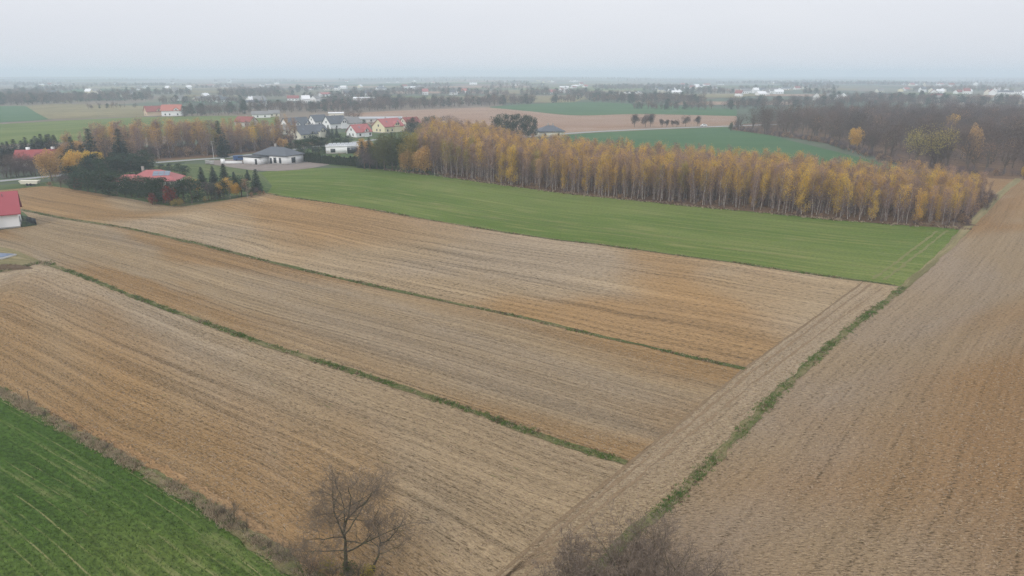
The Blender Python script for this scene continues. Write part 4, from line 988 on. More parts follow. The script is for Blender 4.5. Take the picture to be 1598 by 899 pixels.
# flat-roofed modern house with roof panels
t, ro = house(535, 238, 14, 'modern white flat-roofed house with solar panels behind the thuja hedge', 15.5, 10, 3.3, 0, roof='flat', wall='white', roofm='whitepaint', over=.25, wins=[('front', -4.5, .6, 2.2, 1.8)])
q = MB(); q.box((4.6, -5.35, 1.5), (5.2, .5, 2.7)); q.build('terrace_recess', ['glass'], t)
for sx in (1.8, 7.4):
    q = MB(); q.box((sx, -5.9, 1.6), (.5, 1.9, 3.2)); q.build('terrace_wall', ['white'], t)
for a in range(7):
    for b in range(3):
        x, y = -5.5 + a * 1.9, -2.8 + b * 2.7
        V = [[x - .85, y - .9, 3.66], [x + .85, y - .9, 3.66], [x + .85, y + .8, 4.25], [x - .85, y + .8, 4.25]]; V = V + [[i, j, k + .06] for i, j, k in V]
        q = MB(); q.poly(V, [(0, 3, 2, 1), (4, 5, 6, 7), (0, 1, 5, 4), (1, 2, 6, 5), (2, 3, 7, 6), (3, 0, 4, 7)]); q.build('solar_panel', ['metal'], ro)
LG = lambda L_: [('left', -1.5, 1.0, 1.0, 1.4), ('left', 1.5, 1.0, 1.0, 1.4), ('left', 0, 3.9, 1.1, 1.4)]
# gabled houses
house(462, 204, 50, 'grey-roofed white house with two front gables, farthest left of the cluster', 17, 10.5, 3.6, 42, wall='white', roofm='slate', wins=LG(17) + FW(.9, -6, 6), dormers=[(-1.5, 3.6, .1, .8, 1), (6.0, 4.2, .1, .8, 2)], chim=[(2, 1)])
house(483, 216, 56, 'long beige house with charcoal gable roof and arched white front gable, nearest of the cluster', 21, 11, 3.2, 38, wall='cream', roofm='slate', wins=LG(19) + FW(.9, -8, -4), dormers=[(-2.2, 2.2, .1, .4, 1), (4.5, 5.0, 1.6, 1.0, 2)], chim=[(0, .8)], sky=[(-6, -2.5)])
house(436, 210, 48, 'low house with worn pale grey roof left of the charcoal-roofed long house', 11, 8, 3.0, 34, wall='cream', roofm='slate2', wins=LG(11) + FW(.9, -3, 3))
house(523, 200.5, 50, 'white house with twin steep gables and slate roof in the middle of the cluster', 14, 9.5, 3.8, 44, wall='white', roofm='slate', wins=LG(14) + FW(.9, -2), dormers=[(4.0, 5.2, 1.0, .6, 2)], sky=[(-2, -2.2)], chim=[(1, 1)])
house(561, 213.5, 52, 'white house with pinkish red gable roof, left of the yellow house', 12, 9, 3.2, 42, wall='white', roofm='pinkred', wins=LG(12) + FW(.9, -3, 4.6), dormers=[(1.8, 3.2, .3, .6, 1)], chim=[(-2, 1)], sky=[(-1.4, -2.0)])
house(606, 206, 54, 'pale yellow house with pink-red roof and front gable next to the birch wood', 17, 11.5, 4.0, 38, wall='yellow', roofm='pinkred', wins=LG(17) + FW(.9, -6, -2), dormers=[(2.4, 4.6, .3, 1.0, 2)], sky=[(-3.5, -2.6), (6.5, -2.6)], chim=[(-1, 1)])
house(858, 213, 10, 'white bungalow with slate hip roof seen just above the birch tops', 15, 11, 3.2, 26, roof='hip', wall='cream', roofm='slate', over=.7, wins=FW(.9, -4, 4), chim=[(-1, .5), (2, 1)], sky=[(3.5, -3)])
house(385, 197, -18, 'dark-roofed house hidden to its eaves behind the tall roadside birches', 13, 9, 3.4, 36, wall='greywall', roofm='darkred', wins=FW(.9, -3, 3), chim=[(0, 1)])
house(241, 181, 40, 'beige house with dark red gable roof in the far green field, left of two', 14, 11, 4.2, 38, wall='beige', roofm='darkred', wins=LG(14), dormers=[(3, 4.5, .2, .8, 1)], chim=[(-1, 1)])
house(270, 181, 16, 'white house with orange-red roof in the far green field, right of two', 16, 12, 5.0, 38, wall='white', roofm='orangered', wins=FW(1.0, -5, -1.5, 5), dormers=[(4.2, 4.6, .2, .6, 1)], chim=[(-2, 1)])
house(408, 184, 20, 'low white cottage pair with pale roof, left one beyond the green field', 15, 8, 3.2, 30, wall='white', roofm='slate2', wins=FW(.9, -3, 3))
house(428, 182, 22, 'small pale cottage right of the white cottage beyond the green field', 9, 7, 3.0, 36, wall='cream', roofm='slate2', wins=FW(.9, -2, 2))
house(568, 160, 6, 'bright white warehouse far behind the village trees', 26, 14, 5.5, 10, name='warehouse', cat='warehouse', wall='white', roofm='whitepaint', wins=FW(1.2, -8, 0, 8))
house(580, 191, 8, 'long low shed with pale metal roof behind the red-roofed houses', 46, 10, 3.0, 12, name='shed', cat='shed', wall='greywall', roofm='metal', wins=FW(1, -12, 0, 12))
house(525, 184, 12, 'pale flat-topped outbuilding behind the twin-gabled house', 12, 8, 4.0, 8, name='outbuilding', cat='outbuilding', wall='cream', roofm='whitepaint', wins=FW(1, -3, 3))

house(497, 196, 48, 'small white gabled house with slate roof between the two larger grey-roofed houses', 11, 9, 3.4, 42, wall='white', roofm='slate', wins=LG(11) + FW(.9, -2, 2), chim=[(0, 1)])
house(548, 199, 50, 'white house with worn grey roof behind the pinkish red roof', 12, 9, 3.4, 38, wall='white', roofm='slate2', wins=LG(12) + FW(.9, -3, 3), chim=[(2, 1)])
house(640, 199, 46, 'cream house with dark red roof half hidden right of the yellow house', 12, 9, 3.4, 38, wall='cream', roofm='darkred', wins=LG(12) + FW(.9, -3, 3), chim=[(-2, 1)])
# garden fence by the left house
def fence(P0, P1, n, label, solid=()):
    a, b = at(*P0), at(*P1); L_ = np.linalg.norm(b - a); ang = math.atan2(b[1] - a[1], b[0] - a[0])
    t = thing('fence', label, 'fence', (a[0], a[1], gz(a[0], a[1])), ang)
    for k in range(n + 1):
        q = MB(); q.box((L_ * k / n, 0, .75), (.10, .10, 1.7)); q.build('post', ['anthracite'], t)
    for k in range(n):
        q = MB(); x0, x1 = L_ * k / n + .06, L_ * (k + 1) / n - .06
        if k in solid:
            q.box(((x0 + x1) / 2, 0, .85), (x1 - x0, .04, 1.45)); q.build('panel', ['anthracite'], t)
        else:
            for z in np.arange(.15, 1.5, .22): q.box(((x0 + x1) / 2, 0, z), (x1 - x0, .03, .03))
            for x in np.arange(x0 + .12, x1, .22): q.box((x, .03, .8), (.025, .025, 1.4))
            q.build('mesh_panel', ['anthracite'], t)
fence((30, 343), (57, 351), 4, 'dark wire garden fence with two solid end panels beside the red-roofed house', (2, 3))
fence((57, 351.5), (20, 356), 5, 'low dark wire fence facing the stubble before the red-roofed house')

# blue-grey covered bed and dark earth heap at the left edge
p = at(-6, 401); t = thing('covered_pool', 'blue-grey covered pool with pale rim at the left picture edge', 'pool cover', (p[0], p[1], gz(*p)), R(-12))
q = MB(); q.box((0, 0, .16), (6.6, 3.4, .5)); q.build('rim', ['concrete'], t)
q = MB(); q.box((0, 0, .44), (6.0, 2.8, .10)); q.build('cover', ['tarp'], t)
def heap(px, py, w, d, h_, label, rz=0.0, mt='earth', seed=3):
    rng = np.random.default_rng(seed); p = at(px, py); n, m_ = 26, 14; q = MB()
    u, v = np.meshgrid(np.linspace(-1, 1, n), np.linspace(-1, 1, m_), indexing='ij')
    z = np.clip(1 - u ** 2 - v ** 2, 0, 1) ** .7 * h_ * (.7 + .5 * rng.random(u.shape)) - .05
    i = np.arange(n - 1)[:, None] * m_; j = np.arange(m_ - 1)[None]
    q.add(np.stack([u * w / 2, v * d / 2, z], -1).reshape(-1, 3), np.stack([i + j, i + m_ + j, i + m_ + j + 1, i + j + 1], -1).reshape(-1, 4))
    o = q.build('earth_heap', [mt]); o.location = (p[0], p[1], gz(*p) + .08); o.rotation_euler = (0, 0, rz); o['label'] = label; o['category'] = 'heap'
heap(4, 421, 11, 1.5, 1.0, 'dark heap of turned earth along the left garden corner', R(8))
heap(1478, 351, 14, 2.6, .8, 'dark ditch bank of brush at the right foot of the birches', R(-8), 'earth', 5)

# vehicles and yard things
def car(px, py, rz, label, paint, L_=4.4, h_=1.5, van=False):
    p = at(px, py); t = thing('parked_car' if not van else 'van', label, 'car' if not van else 'van', (p[0], p[1], gz(*p) + .14), R(rz)); q = MB(); w = .9
    prof = [(-L_ / 2, .35), (-L_ / 2, .8), (-L_ * .28, .95), (-L_ * .16, h_), (L_ * .28, h_), (L_ * .44, .98), (L_ / 2, .85), (L_ / 2, .35)] if not van else \
           [(-L_ / 2, .35), (-L_ / 2, h_), (L_ * .22, h_), (L_ * .34, 1.25), (L_ / 2, 1.1), (L_ / 2, .35)]
    n = len(prof); V = [[x, -w, z] for x, z in prof] + [[x, w, z] for x, z in prof]
    q.poly(V, [tuple(range(n)), tuple(range(2 * n - 1, n - 1, -1))] + [(k, (k + 1) % n, n + (k + 1) % n, n + k) for k in range(n)]); b = q.build('body', [paint], t)
    q = MB(); q.box((L_ * .04, 0, h_ * .78 if not van else h_ * .72), (L_ * .42, 1.84, h_ * .24)); q.build('window', ['glass'], b)
    for x in (-L_ * .3, L_ * .3):
        for s in (-1, 1):
            a = np.arange(12) * math.pi / 6; q = MB()
            q.tube([[x, s * .72, .33], [x, s * .93, .33]], .33, 12)
            q.add(np.stack([x + .33 * np.cos(a), np.full(12, s * .93), .33 + .33 * np.sin(a)], 1), [list(range(12))]); q.build('wheel', ['rubber'], t)
car(375, 251, 30, 'blue van parked left of the white bungalow carport', 'bluepaint', 5.4, 2.2, True)
car(1098, 197.6, 6, 'tiny white car driving on the distant field road', 'whitepaint', 4.6, 1.6)
p = at(48, 290); t = thing('trailer', 'white flat farm trailer standing on the verge below the road', 'trailer', (p[0], p[1], gz(*p) + .12), R(6))
q = MB(); V = [[-3.1, -1, 1.7], [3.1, -1, 1.7], [3.1, 1, 1.7], [-3.1, 1, 1.7], [-2.5, -.9, .6], [2.5, -.9, .6], [2.5, .9, .6], [-2.5, .9, .6]]
q.poly(V, [(0, 1, 2, 3), (4, 5, 1, 0), (5, 6, 2, 1), (6, 7, 3, 2), (7, 4, 0, 3), (4, 7, 6, 5)]); q.build('tub', ['cream'], t)
for s in (-1, 1):
    for x in (-.55, .55):
        q = MB(); q.tube([[x, s * .7, .42], [x, s * 1.0, .42]], .42, 12); a = np.arange(12) * math.pi / 6
        q.add(np.stack([x + .42 * np.cos(a), np.full(12, s * 1.0), .42 + .42 * np.sin(a)], 1), [list(range(12))]); q.build('wheel', ['rubber'], t)
q = MB(); q.tube([[2.4, 0, .65], [4.2, 0, .5]], .06, 6); q.build('drawbar', ['anthracite'], t)
for n_, (px, py) in enumerate([(324, 256), (331, 257)]):
    p = at(px, py); t = thing('block_pallet', ['left', 'right'][n_] + ' pallet of grey concrete blocks at the yard entrance', 'pallet', (p[0], p[1], gz(*p) + .1), R(12))
    q = MB(); q.box((0, 0, .08), (1.5, 1.3, .16)); q.build('pallet_base', ['wood'], t)
    for a in range(3):
        for b in range(3):
            q = MB(); q.box((-.5 + a * .5, 0, .36 + b * .42), (.47, 1.2, .40)); q.build('block', ['concrete'], t)
p0, p1 = at(346, 256), at(378, 256); t = thing('garden_wall', 'low white garden wall between the yard entrance and the carport', 'wall', (p0[0], p0[1], gz(*p0)), math.atan2(*(p1 - p0)[::-1]))
L_ = float(np.linalg.norm(p1 - p0)); q = MB(); q.box((L_ / 2, 0, .6), (L_, .3, 1.3)); q.build('wall_body', ['white'], t)
q = MB(); q.box((L_ / 2, 0, 1.28), (L_ + .1, .42, .10)); q.build('coping', ['concrete'], t)
q = MB(); q.box((0.6, 0, 1.0), (1.6, .5, 2.2)); q.build('gate_pier', ['white'], t)
def pole(px, py, ty, label, arm=True):
    p = at(px, py); h_ = hgt(px, py, ty); t = thing('utility_pole', label, 'pole', (p[0], p[1], gz(*p)))
    q = MB(); q.tube([[0, 0, -.2], [0, 0, h_]], [.14, .09], 8); q.build('pole_shaft', ['concrete'], t)
    if arm:
        q = MB(); q.box((0, 0, h_ - .35), (1.5, .1, .1)); q.build('crossarm', ['wood'], t)
        for x in (-.6, 0, .6):
            q = MB(); q.tube([[x, 0, h_ - .3], [x, 0, h_ - .05]], [.05, .03], 6); q.build('insulator', ['white'], t)
pole(63, 273, 253, 'thin grey utility pole beside the road before the farmhouse')
pole(334, 249, 220, 'thin pale utility pole at the edge of the birch belt by the road')
p = at(46, 628); t = thing('field_post', 'thin weathered wooden post in the dry verge at left', 'post', (p[0], p[1], gz(*p)))
q = MB(); q.tube([[0, 0, -.2], [.03, 0, .8], [.02, .02, 1.35]], [.05, .045, .04], 7); q.build('shaft', ['wood'], t, True)
q = MB(); q.box((.02, .02, 1.37), (.11, .11, .05)); q.build('cap', ['wood'], t)

# ------------------------------------------------------------------ the hazy plain: woods and village houses
def band(line, depth, step, hlo, hhi, label, keys=('bare', 'bare_rust', 'pine'), wts=(.6, .25, .15), name='far_wood'):
    P, _ = resample(ats(line), 60); 
    n = P / np.linalg.norm(P, axis=1)[:, None]
    poly = np.vstack([P, (P + n * depth)[::-1]]); q = poisson_poly(poly, step)
    if len(q): mass(name, list(keys), q, RNG.uniform(hlo * .6, hhi * .9, len(q)), label, 'wood', list(wts))
band([(-120, 167), (0, 165), (70, 163), (115, 162)], 120, 8, 11, 17, 'hazy brown wood at the left beyond the teal field')
band([(115, 160), (200, 158), (240, 157)], 90, 9, 10, 15, 'bluish hazy tree belt in the middle of the left plain')
band([(286, 183), (330, 181), (380, 180)], 60, 7, 9, 13, 'grey copse right of the orange-roofed house')
band([(380, 177), (440, 176), (500, 176), (600, 174)], 80, 8, 9, 14, 'rusty hazy copse behind the grey-roofed houses')
band([(585, 172), (660, 170), (740, 166), (835, 163)], 70, 8, 11, 17, 'dark hazy tree belt along the top of the ploughed field')
band([(500, 168), (560, 166), (640, 163)], 60, 9, 10, 15, 'pale tree belt behind the white warehouse')
band([(860, 161), (900, 160.5)], 40, 7, 10, 14, 'small hazy grove above the teal field')
band([(920, 160), (985, 162), (1060, 164), (1100, 165)], 120, 9, 10, 16, 'blue hazy woods in the middle distance')
band([(985, 171), (1040, 172), (1110, 172.5)], 40, 8, 9, 13, 'rusty copse at the back of the teal field')
band([(1130, 172), (1230, 170), (1400, 166), (1700, 168)], 120, 10, 10, 15, 'hazy trees behind the dark wood')
band([(250, 165), (310, 164), (380, 163)], 70, 10, 9, 14, 'hazy hedge trees behind the two far houses')
band([(130, 172), (180, 170), (215, 169)], 25, 9, 6, 10, 'faint hedgerow across the left fields')
rg = np.random.default_rng(77)
for n_ in range(120):
    y = 120.6 + 38 * rg.random() ** 1.25; x = rg.uniform(-150, 1740); w = rg.uniform(25, 150) * (1.3 if y < 135 else 1)
    dd = CAMH * FPX / (y - 114.5)
    band([(x, y), (x + w / 2, y + rg.normal() * .25), (x + w, y + rg.normal() * .4)], rg.uniform(30, 110) * (dd / 1800) ** .5, max(10, dd / 150), 8, 15, 'faint blue line of trees in the far haze')
# far fields: pale and green sheets
for n_ in range(70):
    y = rg.uniform(121.5, 162); x = rg.uniform(-150, 1740); w = rg.uniform(60, 220); k = (y - 118) / 40
    dy = .35 + 2.6 * k * rg.random()
    m_ = rg.choice(['green_far', 'rough', 'soil_far', 'green_up', 'rough'])
    sheet({'green_far': 'green_field', 'green_up': 'green_field', 'rough': 'fallow_field', 'soil_far': 'ploughed_field'}[m_], [(x, y - dy), (x + w, y - dy + rg.normal() * .2)], [(x + rg.normal() * 20, y + dy), (x + w + rg.normal() * 20, y + dy)], 16, 6, .05 + .0012 * n_, m_)
# village houses, small and many
far_mesh = {}
def far_house_mesh(i):
    if i in far_mesh: return far_mesh[i]
    L_, Wd, wh, pt = [(12, 9, 4.5, 40), (15, 9, 3.6, 36), (10, 9, 5.5, 42), (22, 10, 4.0, 24)][i % 4]
    hx, hy = L_ / 2, Wd / 2; rh = math.tan(R(pt)) * hy; a, b = MB(), MB()
    V = [[-hx, -hy, -1], [hx, -hy, -1], [hx, hy, -1], [-hx, hy, -1], [-hx, -hy, wh], [hx, -hy, wh], [hx, hy, wh], [-hx, hy, wh], [-hx, 0, wh + rh], [hx, 0, wh + rh]]
    a.poly(V, [(0, 1, 5, 4), (2, 3, 7, 6), (1, 2, 6, 9, 5), (3, 0, 4, 8, 7)])
    for s in (-1, 1):
        V = [[-hx - .5, s * (hy + .5), wh - .35], [hx + .5, s * (hy + .5), wh - .35], [hx + .5, 0, wh + rh + .05], [-hx - .5, 0, wh + rh + .05]]; V = V + [[x, y, z + .25] for x, y, z in V]
        b.poly(V, [(0, 1, 2, 3), (4, 5, 6, 7), (0, 1, 5, 4), (1, 2, 6, 5), (2, 3, 7, 6), (3, 0, 4, 7)])
    b.box((1, .5, wh + rh + .3), (.7, .7, 1.6))
    c = MB()
    for x in (-hx * .55, 0, hx * .55): c.box((x, -hy - .03, 1.6), (1.2, .1, 1.4))
    far_mesh[i] = (a, b, c); return far_mesh[i]
FARM = {}
def far_house(x, y, rz, i, wm, rm, label):
    key = (i, wm, rm)
    if key not in FARM:
        a, b, c = far_house_mesh(i); FARM[key] = (a.mesh('wall', [wm]), b.mesh('roof', [rm]), c.mesh('window', ['glass']))
    t = thing('village_house', label, 'house', (x, y, gz(x, y)), rz, label)
    for nm, me in zip(('wall', 'roof', 'window'), FARM[key]): link(nm, me, t)
clusters = [(20, 150, 60, 3), (150, 148, 60, 5), (240, 141, 80, 5), (300, 156, 60, 3), (360, 159, 50, 4), (395, 164, 40, 4), (455, 160, 60, 4), (520, 150, 80, 4), (640, 139, 90, 6), (600, 128, 120, 5), (760, 133, 120, 6), (720, 147, 70, 3),
            (850, 146, 50, 3), (900, 138, 70, 4), (978, 153, 26, 7), (1040, 146, 30, 6), (1080, 137, 60, 6), (1180, 133, 90, 6), (1170, 150, 40, 3), (1250, 140, 90, 5), (1300, 155, 60, 4), (1370, 154, 40, 4), (1440, 133, 60, 6),
            (1468, 157, 26, 4), (1500, 147, 90, 10), (1580, 148, 40, 5), (1570, 157, 40, 4), (1400, 143, 80, 5), (100, 133, 120, 5), (420, 134, 120, 6), (1300, 127, 140, 6), (900, 127, 140, 5), (330, 130, 100, 4)]
RL = {'pinkred': 'red', 'slate': 'grey', 'darkred': 'dark red', 'whitepaint': 'white', 'slate2': 'pale grey', 'orangered': 'orange'}
for cx_, cy_, sx_, n_ in clusters + [(float(rg.uniform(0, 1598)), float(rg.uniform(122, 148)), 60, 5) for _ in range(10)]:
    for k in range(n_):
        p = at(cx_ + rg.normal() * sx_ * .45, max(121, cy_ + rg.normal() * 1.3))
        rm = rg.choice(['pinkred', 'slate', 'darkred', 'whitepaint', 'slate2', 'orangered'], p=[.07, .24, .1, .26, .30, .03]); wm = rg.choice(['white', 'cream', 'yellow'], p=[.7, .2, .1])
        d_ = 'near' if cy_ > 150 else 'far'
        far_house(p[0], p[1], rg.choice([0.1, .5, 1.2, -0.4]) + rg.normal() * .1, int(rg.integers(4)), wm, rm,
                  f'tiny {dict(white="white", cream="cream", yellow="yellowish")[wm]} house with {RL[rm]} roof in the {"middle" if d_ == "near" else "farthest"} haze of the plain')

# ------------------------------------------------------------------ near ground cover
def along(line, n, width, rng, px=True):
    P, u = resample(ats(line) if px else line, 400); T = np.gradient(P, axis=0); T /= np.linalg.norm(T, axis=1)[:, None]; N = np.stack([-T[:, 1], T[:, 0]], 1)
    # patchy density along the line
    k = rng.integers(0, 400, n); off = np.clip(rng.normal(size=n) * .32, -.75, .75) * width
    return P[k] + T[k] * rng.normal(size=(n, 1)) * .4 + N[k] * off[:, None], k
def blades(name, line, n, width, hlo, hhi, mats, probs, label, seed, bw=.05, clump=10):
    rng = np.random.default_rng(seed); mb = MB()
    C, k = along(line, n, width, rng); ph = np.sin(k * .21 + seed) + np.sin(k * .083 + 2 * seed) + np.sin(k * .47)
    keep = rng.random(n) < .55 + .25 * ph; C = C[keep]; ph = ph[keep]
    sz = rng.uniform(hlo, hhi, len(C)) * (1 + .25 * np.clip(ph, -1, 2))
    mi = rng.choice(len(mats), len(C), p=probs)
    for m_ in range(len(mats)):
        c = C[mi == m_]; s_ = sz[mi == m_]
        if not len(c): continue
        P = np.repeat(c, clump, 0) + rng.normal(size=(len(c) * clump, 2)) * .11
        P3 = np.column_stack([P, H(P[:, 0], P[:, 1]) + .08])
        D = rng.normal(size=(len(P), 3)) * .45; D[:, 2] = 1
        mb.ribbons(P3, D, np.repeat(s_, clump) * rng.uniform(.5, 1.1, len(P)), bw, rng, m_, np.clip(np.repeat(rng.random(len(c)), clump) * .6 + .4 * rng.random(len(P)), 0, 1), bend=.15)
    return mb.build(name, mats, kind='stuff', label=label, category='grass')
blades('verge_grass', L_NEAR, 9000, 1.05, .18, .45, ['dryblade', 'brownblade', 'grassblade'], [.78, .13, .09], 'tall dry beige grass along the ditch beside the near green field', 1)
blades('verge_grass', L2, 5200, .85, .10, .32, ['grassblade', 'dryblade', 'brownblade'], [.68, .12, .20], 'green weedy strip between the two nearest stubble fields', 2, .06)
blades('verge_grass', L1, 4200, .75, .10, .32, ['grassblade', 'dryblade', 'brownblade'], [.50, .22, .28], 'grassy strip between the middle and upper stubble fields', 3, .07)
blades('verge_grass', V_[4:], 4200, 1.15, .10, .28, ['grassblade', 'dryblade', 'brownblade'], [.70, .18, .12], 'green grassy verge beside the headland and the right field', 4, .06)
blades('verge_grass', L0, 2200, .8, .12, .35, ['grassblade', 'dryblade', 'brownblade'], [.45, .2, .35], 'dark grassy edge between upper stubble and green field', 5, .08)
blades('verge_grass', GREEN_TOP[3:], 2600, 2.2, .3, .8, ['dryblade', 'brownblade'], [.45, .55], 'dry grass along the foot of the birch plantation', 6, .1)
blades('verge_grass', [(0, 424), (40, 416), (66, 410), (80, 414)], 500, 1.4, .2, .5, ['dryblade', 'brownblade', 'grassblade'], [.5, .2, .3], 'dry grass round the corner of the left garden', 7, .06)

def region_points(n, rng, xr, yr, polys):
    """random points of near ground inside a world polygon, thinning with distance"""
    out = []
    while sum(len(o) for o in out) < n:
        P = np.column_stack([rng.uniform(*xr, 40000), rng.uniform(*yr, 40000)])
        d = np.linalg.norm(P, axis=1); P = P[rng.random(len(P)) < np.clip((62 / d) ** 1.7, 0, 1)]
        m_ = np.zeros(len(P), bool)
        for po in polys: m_ |= inside(P, po)
        P = P[m_ & (np.abs(P[:, 0]) < P[:, 1] * .92 + 4)]; out.append(P)
    return np.concatenate(out)[:n]
F2 = np.vstack([ats([(-140, 424), (0, 424), (60, 411)] + L2[1:]), ats(L_NEAR)[::-1]])
F3 = np.vstack([ats(L1), ats(L2)[::-1]])
HEAD = np.vstack([ats(T_), ats(V_[4:])[::-1]])
F5 = np.vstack([VW, VR[::-1]]); F1 = np.vstack([NW, NB[::-1]])
def scatter(name, n_straw, n_clod, polys, angle, label, seed, spread=.6):
    rng = np.random.default_rng(seed); mb = MB()
    P = region_points(n_straw, rng, (-110, 130), (30, 190), polys)
    a = angle + rng.normal(size=n_straw) * spread; D = np.stack([np.cos(a), np.sin(a), rng.uniform(.0, .5, n_straw)], 1)
    mb.ribbons(np.column_stack([P, H(P[:, 0], P[:, 1]) + .07]), D, rng.uniform(.15, .42, n_straw), .045, rng, 0)
    P = region_points(n_clod, rng, (-110, 130), (30, 190), polys); s_ = rng.uniform(.04, .11, n_clod)[:, None]
    z = H(P[:, 0], P[:, 1])[:, None] + .05; a = rng.random((n_clod, 1)) * 6.283
    ca, sa = np.cos(a) * s_, np.sin(a) * s_; x, y = P[:, :1], P[:, 1:]
    V = np.stack([np.hstack([x + ca * 1.5, y + sa * 1.5, z]), np.hstack([x - sa, y + ca, z]), np.hstack([x - ca * 1.2, y - sa * 1.2, z]), np.hstack([x + sa, y - ca, z]), np.hstack([x + ca * .3, y + sa * .3, z + s_ * 1.1])], 1).reshape(-1, 3)
    b = np.arange(n_clod)[:, None] * 5; F = (b[:, None] + np.array([[0, 1, 4], [1, 2, 4], [2, 3, 4], [3, 0, 4]])[None].reshape(1, 4, 3)).reshape(-1, 3)
    mb.add(V, F, 1, np.repeat(rng.random(n_clod), 5))
    mb.build(name, ['straw', 'clod'], kind='stuff', label=label, category='straw')
rowdir = lambda A, B: math.atan2(*(at(*B) - at(*A))[::-1])
scatter('straw_litter', 46000, 9000, [F2, F3], rowdir((200, 460), (900, 700)), 'straw and clods strewn over the left stubble fields', 11)
scatter('straw_litter', 16000, 4000, [HEAD], rowdir((1162, 577), (800, 880)) + 1.57, 'straw and clods strewn over the headland strip', 12)
scatter('straw_litter', 15000, 6000, [F5], rowdir((1200, 628), (990, 830)) + 1.57, 'straw and clods strewn over the right harrowed field', 13)
rng = np.random.default_rng(14); mb = MB()
P = region_points(26000, rng, (-110, 20), (28, 110), [F1]); n = len(P)
D = rng.normal(size=(n, 3)) * .6; D[:, 2] = 1
mb.ribbons(np.column_stack([P, H(P[:, 0], P[:, 1]) + .04]), D, rng.uniform(.10, .24, n), .07, rng, 0); mb.build('crop_blades', ['cropblade'], kind='stuff', label='short green winter crop blades of the near field', category='crop')

# ------------------------------------------------------------------ foreground trees and bushes
def grow(rng, base, d0, L0_, r0, levels, kids, ratio, up=.12, wob=.16, minr=.006, fork=.75):
    out = []; stack = [(np.array(base, float), np.array(d0, float), L0_, r0, 0)]
    while stack:
        p, d, L_, r, lv = stack.pop(); n = max(3, int(5 - lv * .5) if lv < 3 else 3); pts = [p]; d = d / np.linalg.norm(d)
        for k in range(n):
            d = d + rng.normal(size=3) * wob + np.array([0, 0, up]); d /= np.linalg.norm(d); pts.append(pts[-1] + d * L_ / n)
        pts = np.array(pts); r1 = max(r * (.55 if lv < levels else .35), .003)
        out.append((pts, np.linspace(r, r1, n + 1), lv))
        if lv >= levels: continue
        nk = kids[min(lv, len(kids) - 1)]
        for k in range(nk):
            f = (.30 if lv else .42) + (1 - (.30 if lv else .42)) * (k + rng.random()) / nk
            i = min(int(f * n), n - 1); q = pts[i] + (pts[i + 1] - pts[i]) * (f * n - i)
            tdir = pts[i + 1] - pts[i]; tdir /= np.linalg.norm(tdir)
            s_ = np.cross(tdir, rng.normal(size=3)); s_ /= np.linalg.norm(s_) + 1e-9
            nd = tdir * rng.uniform(.45, .8) + s_ * fork
            stack.append((q, nd, L_ * ratio * rng.uniform(.75, 1.15), max(r * (1 - .45 * f) * rng.uniform(.45, .62), minr), lv + 1))
        stack.append((pts[-1], d + rng.normal(size=3) * .2, L_ * ratio * 1.0, r1, lv + 1))
    return out
def fore_tree(name, label, p, branches, cat='tree', fit=None, fine_from=4, fine_n=3, fine_w=.014, twig='twig_fore'):
    if fit:
        A = np.concatenate([b[0] for b in branches]); zz = fit[0] / np.percentile(A[:, 2], 99.8); ww = fit[1] / (np.percentile(A[:, 0], 98.5) - np.percentile(A[:, 0], 1.5))
        branches = [(b[0] * np.array([ww, ww, zz]), b[1], b[2]) for b in branches]
    t = thing(name, label, cat, (p[0], p[1], gz(*p)))
    tr, li, tw = MB(), MB(), MB(); rng = np.random.default_rng(3)
    for pts, r, lv in branches:
        if lv == 0: tr.tube(pts, r, 9)
        elif lv <= 2: li.tube(pts, r, 5)
        else:
            tw.tube(pts, r, 3, 0, float(rng.random()))
            if lv >= fine_from:      # the finest twigs
                n = fine_n; k = rng.integers(0, len(pts), n); D = rng.normal(size=(n, 3)) * .6 + (pts[-1] - pts[0]) / (np.linalg.norm(pts[-1] - pts[0]) + 1e-6) + np.array([0, 0, .2])
                tw.ribbons(pts[k], D, rng.uniform(.15, .45, n), fine_w, rng, 0)
    if tr.v: tr.build('trunk', ['bark_fore'], t, True)
    if li.v: li.build('limbs', ['bark_fore'], t, True)
    if tw.v: tw.build('twigs', [twig], t)
    return t
rng = np.random.default_rng(21)
p1 = at(540, 896)
B = grow(rng, (0, 0, -.2), (-.05, 0, 1), 3.3, .20, 0, [0], .7, up=.1, wob=.06)
top = B[0][0]
for dv, f, L_, r in [((-.62, .1, .85), .80, 2.5, .075), ((-.10, .1, 1), 1.0, 2.5, .085), ((.30, -.2, 1), 1.0, 2.4, .08), ((.9, .1, .75), .55, 2.6, .075), ((-.5, .6, .8), .85, 2.2, .06), ((.5, -.7, .7), .8, 2.2, .06), ((.6, .6, .8), .95, 2.2, .06), ((-.95, -.3, .35), .6, 2.0, .045), ((-.3, -.8, .8), .9, 2.1, .055), ((.1, .5, .9), .95, 2.2, .06)]:
    q = np.array([np.interp(f * (len(top) - 1), np.arange(len(top)), top[:, i]) for i in range(3)])
    for pts, rr_, lv in grow(rng, q, dv, L_, r, 4, [4, 4, 3, 3], .62, up=.035, wob=.18, fork=1.0): B.append((pts, rr_, lv + 1))
fore_tree('bare_tree', 'bare spreading tree with mossy trunk on the near field edge, bottom left of centre', p1, B, fit=(hgt(540, 896, 736), 8.2))
p2 = at(582, 893); B = [(np.array([[0, 0, -.2], [.1, 0, .7], [.45, .05, 1.6], [.50, .1, 2.3], [.62, .1, 2.9]]), np.array([.10, .09, .075, .06, .05]), 0)]
